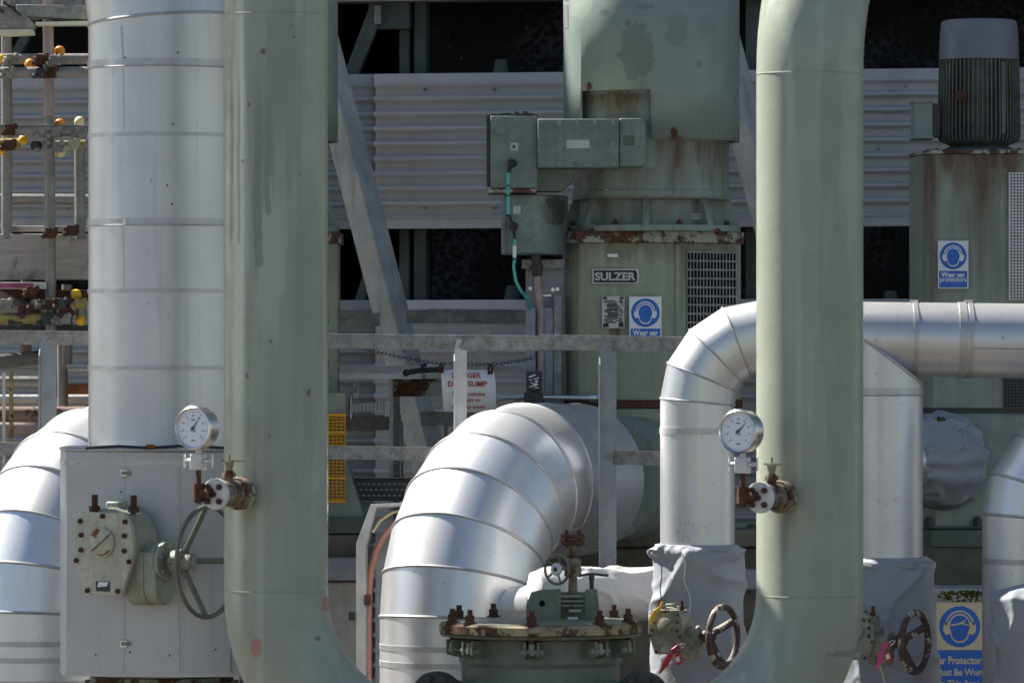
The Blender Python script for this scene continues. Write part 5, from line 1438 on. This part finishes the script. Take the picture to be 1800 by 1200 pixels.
# ------------------------------------------------------------------ instrument stand left of the central pump
ib = thing('instrument_stand', P(940, 720, 24.9), 'galvanised channel stand with a small valve block next to the central pump', 'stand')
Q = 24.72
MB().pbox(924, 992, 466, 720, Q + .12, .008).build('back_plate', M['galv_blue'], ib)
MB().pbox(917, 992, 456, 472, Q + .05, .07).build('top_channel', M['galv'], ib, bevel=.002)
mb = MB(); mb.box((PX(924, Q), Q, .2), (PX(941, Q), Q + .006, PZ(541, Q))); mb.box((PX(924, Q), Q + .006, .2), (PX(926, Q), Q + .08, PZ(541, Q))); mb.build('post', M['galv_blue'], ib)
mb = MB(); mb.box((PX(957, Q), Q + .04, .2), (PX(973, Q), Q + .08, PZ(541, Q))); mb.build('post', M['galv_blue'], ib)
mb = MB(); mb.box((PX(974, Q), Q + .03, .2), (PX(987, Q), Q + .09, PZ(520, Q))); mb.build('post', M['galv'], ib)
mb = MB(); mb.tube([P(945, 484, Q + .03), P(947, 520, Q + .03), P(950, 545, Q + .03), P(949, 700, Q + .03)], S(7, Q), 14); mb.build('conduit', M['conduit'], ib)
mb = MB(); mb.cyl(P(942, 446, Q + .03), P(944, 470, Q + .03), S(9, Q), S(8, Q), 14); mb.cyl(P(943, 466, Q + .03), P(945, 486, Q + .03), S(11, Q), S(8, Q), 8); mb.build('gland', M['black_metal'], ib)
mb = MB(); mb.tube([P(922, 470, Q + .02), P(930, 476, Q + .02), P(940, 473, Q + .02)], .003, 6); mb.tube([P(952, 484, Q + .02), P(954, 496, Q + .02), P(950, 503, Q + .02)], .003, 6); mb.build('earth_wire', M['yellow_paint'], ib)
mb = MB()
for px, py in ((932, 507), (972, 509), (980, 508)): mb.bolt(P(px, py, Q + .12), (0, -1, 0), .009, .007)
mb.pbox(953, 969, 518, 520.5, Q + .118, .002); mb.build('bolt', M['steel'], ib)
vb = MB().pbox(926, 953, 652, 688, Q - .06, .05).build('valve_block', M['black_metal'], ib, bevel=.004)
lab = MB()
r4 = random.Random(9)
for i in range(14):
    x, y = r4.uniform(929, 945), 658 + i*1.7; lab.pbox(x, x + r4.uniform(4, 8), y, y + 1.9, Q - .062 - i*.0001, .0015)
lab.build('peeling_label', M['white'], vb)
MB().pbox(921, 955, 690, 708, Q - .07, .06).build('manifold', M['black_metal'], ib, bevel=.004)
mb = MB(); mb.cyl(P(954, 698, Q - .04), P(1040, 699, Q - .04), S(5, Q), S(5, Q), 14); mb.cyl(P(1036, 699, Q - .04), P(1050, 699, Q - .04), S(9, Q), S(9, Q), 14); mb.build('impulse_pipe', M['steel'], ib)
mb = MB(); mb.tube([P(872, 730, Q - .04), P(872, 715, Q - .04), P(876, 704, Q - .04), P(886, 699, Q - .04), P(905, 699, Q - .04)], S(2.8, Q), 10); mb.cyl(P(902, 699, Q - .04), P(921, 698, Q - .04), S(5, Q), S(5, Q), 8); mb.build('impulse_pipe', M['steel'], ib)
# turquoise cable
cb = thing('cable', P(910, 540, 24.4), 'turquoise cable with black glands hanging from the terminal box of the central pump', 'cable', 'loose cables')
CB = PD - .50
MB().tube([P(894, 303, CB), P(893, 330, CB), P(893, 352, CB), P(894, 377, CB)], S(3.4, CB), 10).build('sheath', M['turquoise'], cb)
MB().tube([P(905, 418, CB), P(905, 450, CB), P(903, 470, CB), P(907, 495, CB), P(916, 512, CB + .02), P(926, 524, CB + .1), P(932, 542, CB + .18)], S(2.9, CB), 10).build('sheath', M['turquoise'], cb)
mb = MB(); mb.tube([P(899, 284, CB + .01), P(897, 294, CB), P(894, 304, CB)], S(3.6, CB), 10); mb.cyl(P(901, 287, CB + .04), P(898, 286, CB - .02), S(8, CB), S(6, CB), 12)
mb.tube([P(894, 376, CB), P(897, 385, CB), P(901, 392, CB), P(903, 405, CB), P(905, 420, CB)], S(2.8, CB), 10); mb.cyl(P(903, 398, CB + .06), P(902, 397, CB - .005), S(8, CB), S(6, CB), 12); mb.build('gland', M['black'], cb)
mb = MB()
for y in (325, 343, 378, 418, 455): mb.cyl(P(893 if y < 400 else 904.5, y, CB), P(893 if y < 400 else 904.5, y + 2.2, CB), S(4.2, CB), S(4.2, CB), 10)
mb.build('cable_tie', M['black'], cb)
MB().cyl(P(904.5, 432, CB - .004), P(904.5, 452, CB - .004), S(3.4, CB), S(3.4, CB), 10).build('cable_marker', M['white'], cb)

# ------------------------------------------------------------------ scaffold
KD = 25.3
scf = thing('scaffold', P(80, 640, KD), 'scaffold of clamped tubes with yellow end caps and timber toe boards', 'scaffold')
tr = S(9.7, KD)
def tubep(a, b, mat='tube', r=tr, name='tube'): return MB().cyl(P(*a), P(*b), r, r, 20).build(name, M[mat], scf)
tubep((83, -120, KD), (86, 205, KD), 'tube_pink'); tubep((86, 205.5, KD), (91, 700, KD), 'tube')
tubep((11, -150, KD + .12), (12, 420, KD + .12)); tubep((140, 214, KD + .10), (141, 420, KD + .10))
tubep((-80, 104, KD + .06), (420, 104, KD + .06), 'tube'); tubep((-80, 128, KD - .06), (420, 126, KD - .06), 'tube'); tubep((-80, 228, KD - .055), (154, 230, KD - .055), 'tube')
tubep((-60, 253, KD + .05), (36, 253, KD + .05), 'yellow_paint'); tubep((60, 255, KD + .02), (150, 252, KD + .02), 'yellow_paint', tr*.62)
tubep((-60, 561, KD - .06), (85, 559, KD - .06), 'yellow_paint'); tubep((85.5, 559, KD - .06), (125, 560, KD - .06), 'tube'); tubep((141, 525, KD - .02), (143, 566, KD - .02), 'tube', tr*.9)
tubep((60, 534, KD - .10), (118, 534, KD + .02), 'tube', tr*.9)
wpl = 'wood'
MB().pbox(-60, 420, 411, 492, KD + .10, .038).build('toe_board', M['wood'], scf, bevel=.004)
MB().pbox(-60, 82, 496, 508, KD - .03, .04).build('batten', M['galv_light'], scf, bevel=.003)
MB().pbox(-60, 58, 497.5, 506, KD - .034, .003).build('pink_mark', M['pink_worn'], scf)
MB().pbox(-60, 430, 509, 524, KD + .05, .4).build('deck_board', M['rust'], scf, bevel=.004)
MB().pbox(-60, 430, 397, 407, KD + .16, .1).build('deck_board', M['wood'], scf, bevel=.003)
tubep((-60, 545, KD + .2), (150, 540, KD + .2), 'wood', tr*1.4)
MB().pbox(-60, 430, 571, 582, KD + .1, .3).build('deck_board', M['black_metal'], scf)
def cap(x, y, D, mat, r=9.5, sz=1.0): MB().sphere(P(x, y, D), S(r, D), sz=sz).build('end_cap', M[mat], scf)
for x, y, mat, r in ((105, 90, 'orange', 9.5), (53, 113, 'orange', 10), (105, 218, 'orange', 9.5), (140, 214, 'cream_cap', 9.5), (41, 246, 'yellow', 9), (106, 268, 'cream_cap', 9), (1, 104, 'yellow', 8), (0, 265, 'yellow', 9), (134, 518, 'yellow', 10), (142, 563, 'yellow', 9.5)):
    cap(x, y, KD - .03 if y > 300 else KD + .02, mat, r)
def coupler(x, y, D, mat):
    mb = MB(); mb.pbox(x - 9, x + 9, y - 9, y + 9, D, .05)
    mb.cyl(P(x - 14, y, D + .02), P(x + 13, y, D + .02), S(4.5, D), S(4.5, D), 8)
    mb.bolt(P(x - 11, y + 6, D), (0, -1, 0), .014, .02); mb.bolt(P(x + 9, y - 6, D), (0, -1, 0), .014, .02); mb.build('coupler', M[mat], scf, bevel=.004)
for x, y, mat in ((72, 104, 'rust'), (97, 106, 'galv'), (72, 128, 'black_metal'), (90, 128, 'rust'), (76, 232, 'galv'), (97, 232, 'galv'), (76, 257, 'galv'), (100, 258, 'galv'), (128, 254, 'cream_metal'), (88, 534, 'rust'), (62, 535, 'black_metal'), (108, 533, 'black_metal'), (80, 562, 'black_metal'), (112, 560, 'galv'), (140, 534, 'yellow_paint'), (88, 409, 'rust'), (126, 405, 'rust')):
    if mat == 'cream_metal' and mat not in M: M[mat] = weather('dirty pale coupler steel', (.40, .38, .30), .5, metal=.3, var=.2, rustall=.08, bump=.15)
    coupler(x, y, KD - .085, mat)
tubep((-60, 447, KD + .3), (430, 447, KD + .3), 'tube'); tubep((-60, 588, KD + .25), (430, 590, KD + .25), 'tube_pink')
tubep((46, 430, KD + .35), (46, 640, KD + .35), 'rust_pipe'); tubep((118, 500, KD + .2), (118, 640, KD + .2), 'tube')
tubep((-60, 350, KD + .45), (430, 352, KD + .45), 'tube'); tubep((-30, 500, KD - .02), (70, 552, KD - .02), 'rust_pipe', tr*.6)
for x, y, mat in ((20, 104, 'galv'), (18, 228, 'rust'), (14, 128, 'galv'), (16, 255, 'rust'), (46, 545, 'rust'), (30, 561, 'black_metal'), (118, 548, 'rust'), (140, 232, 'galv'), (10, 534, 'galv'), (55, 512, 'rust')):
    coupler(x, y, KD - .08, mat)
mb = MB(); c_ = P(60, 256, KD - .10); mb.cyl(c_, c_ + V((.02, .03, 0)), .021, .021, 16); mb.build('end_cap', M['black'], scf)
# lamp fitting above the scaffold
lf = thing('strip_light', P(80, 40, 25.0), 'weathered grey strip light fitting with cream diffuser hanging over the scaffold', 'light fitting')
ld = 25.0
mb = MB(); mb.prism([P(28, 8, ld + .1), P(170, 10, ld + .3), P(170, 36, ld + .3), P(28, 30, ld + .1)], (0, .12, 0)); mb.build('housing', M['galv'], lf, bevel=.006)
mb = MB(); mb.prism([P(-40, 2, ld), P(20, 12, ld), P(46, 30, ld), P(60, 44, ld), P(56, 50, ld), P(-40, 52, ld)], (0, .16, 0)); mb.build('end_housing', M['galv'], lf, bevel=.008)
mb = MB(); mb.prism([P(-40, 52.5, ld), P(56, 50.5, ld), P(58, 60, ld), P(8, 62, ld), P(-40, 56, ld)], (0, .14, 0)); mb.build('diffuser', M['diffuser'], lf, bevel=.004)
mb = MB(); mb.prism([P(62, 38.5, ld + .12), P(170, 36.5, ld + .3), P(170, 44, ld + .3), P(62, 45, ld + .12)], (0, .1, 0)); mb.build('diffuser', M['diffuser'], lf, bevel=.003)
for x, y in ((12, 8), (22, 14), (31, 22), (0, 17)):
    mb = MB(); mb.beam(P(x - 6, y - 4, ld - .01), P(x + 6, y + 5, ld - .01), .01, .012, (0, 1, 0)); mb.build('toggle_clip', M['black_metal'], lf)

# pipework low down behind the guard rail, below the scaffold
low = [((-40, 640, 24.9), (72, 628, 25.4), 13, 'tube', 'grey weathered pipe slanting behind the rail post under the scaffold'),
       ((-40, 702, 25.9), (250, 702, 25.9), 9, 'galv_light', 'pale sunlit pipe running level under the scaffold'),
       ((-40, 728, 25.6), (250, 728, 25.6), 14, 'rust_pipe', 'brown rust-coloured pipe running level under the scaffold'),
       ((-40, 752, 26.2), (250, 756, 26.2), 12, 'conduit', 'dull pink pipe lowest of the level pipes under the scaffold'),
       ((118, 684, 25.2), (250, 683, 25.2), 9, 'rust_bright', 'orange rusted pipe stub beside the insulated column'),
       ((-40, 672, 26.0), (74, 672, 26.0), 11, 'tube', 'short mottled grey pipe just under the slanting one')]
for a, b, r_, mt, lab_ in low:
    tag(MB().cyl(P(*a), P(*b), S(r_, a[2]), S(r_, a[2]), 24).build('yard_pipe', M[mt]), lab_, 'pipe', 'small pipes under the scaffold')
ps = MB().cyl(P(110, 600, 25.7), P(110, 900, 25.7), S(10, 25.7), S(10, 25.7), 20)
tag(ps.build('pipe_post', M['tube']), 'thick weathered upright pipe behind the blue-grey rail post', 'pipe', 'small pipes under the scaffold')
sh = MB().prism([P(120, 648, 25.5), P(250, 648, 25.5), P(250, 654, 25.5), P(120, 652, 25.5)], (0, .3, 0))
tag(sh.build('steel_ledge', M['white_metal']), 'thin pale steel ledge beside the insulated column under the scaffold', 'ledge')
yp = thing('marker_post', P(12, 800, 25.2), 'slim white and yellow post standing under the scaffold', 'post')
MB().box((PX(4, 25.2), 25.2, 0), (PX(9, 25.2), 25.22, PZ(655, 25.2))).build('white_face', M['white_metal'], yp)
MB().box((PX(16, 25.2), 25.2, 0), (PX(23, 25.2), 25.22, PZ(652, 25.2))).build('yellow_face', M['yellow_paint'], yp)
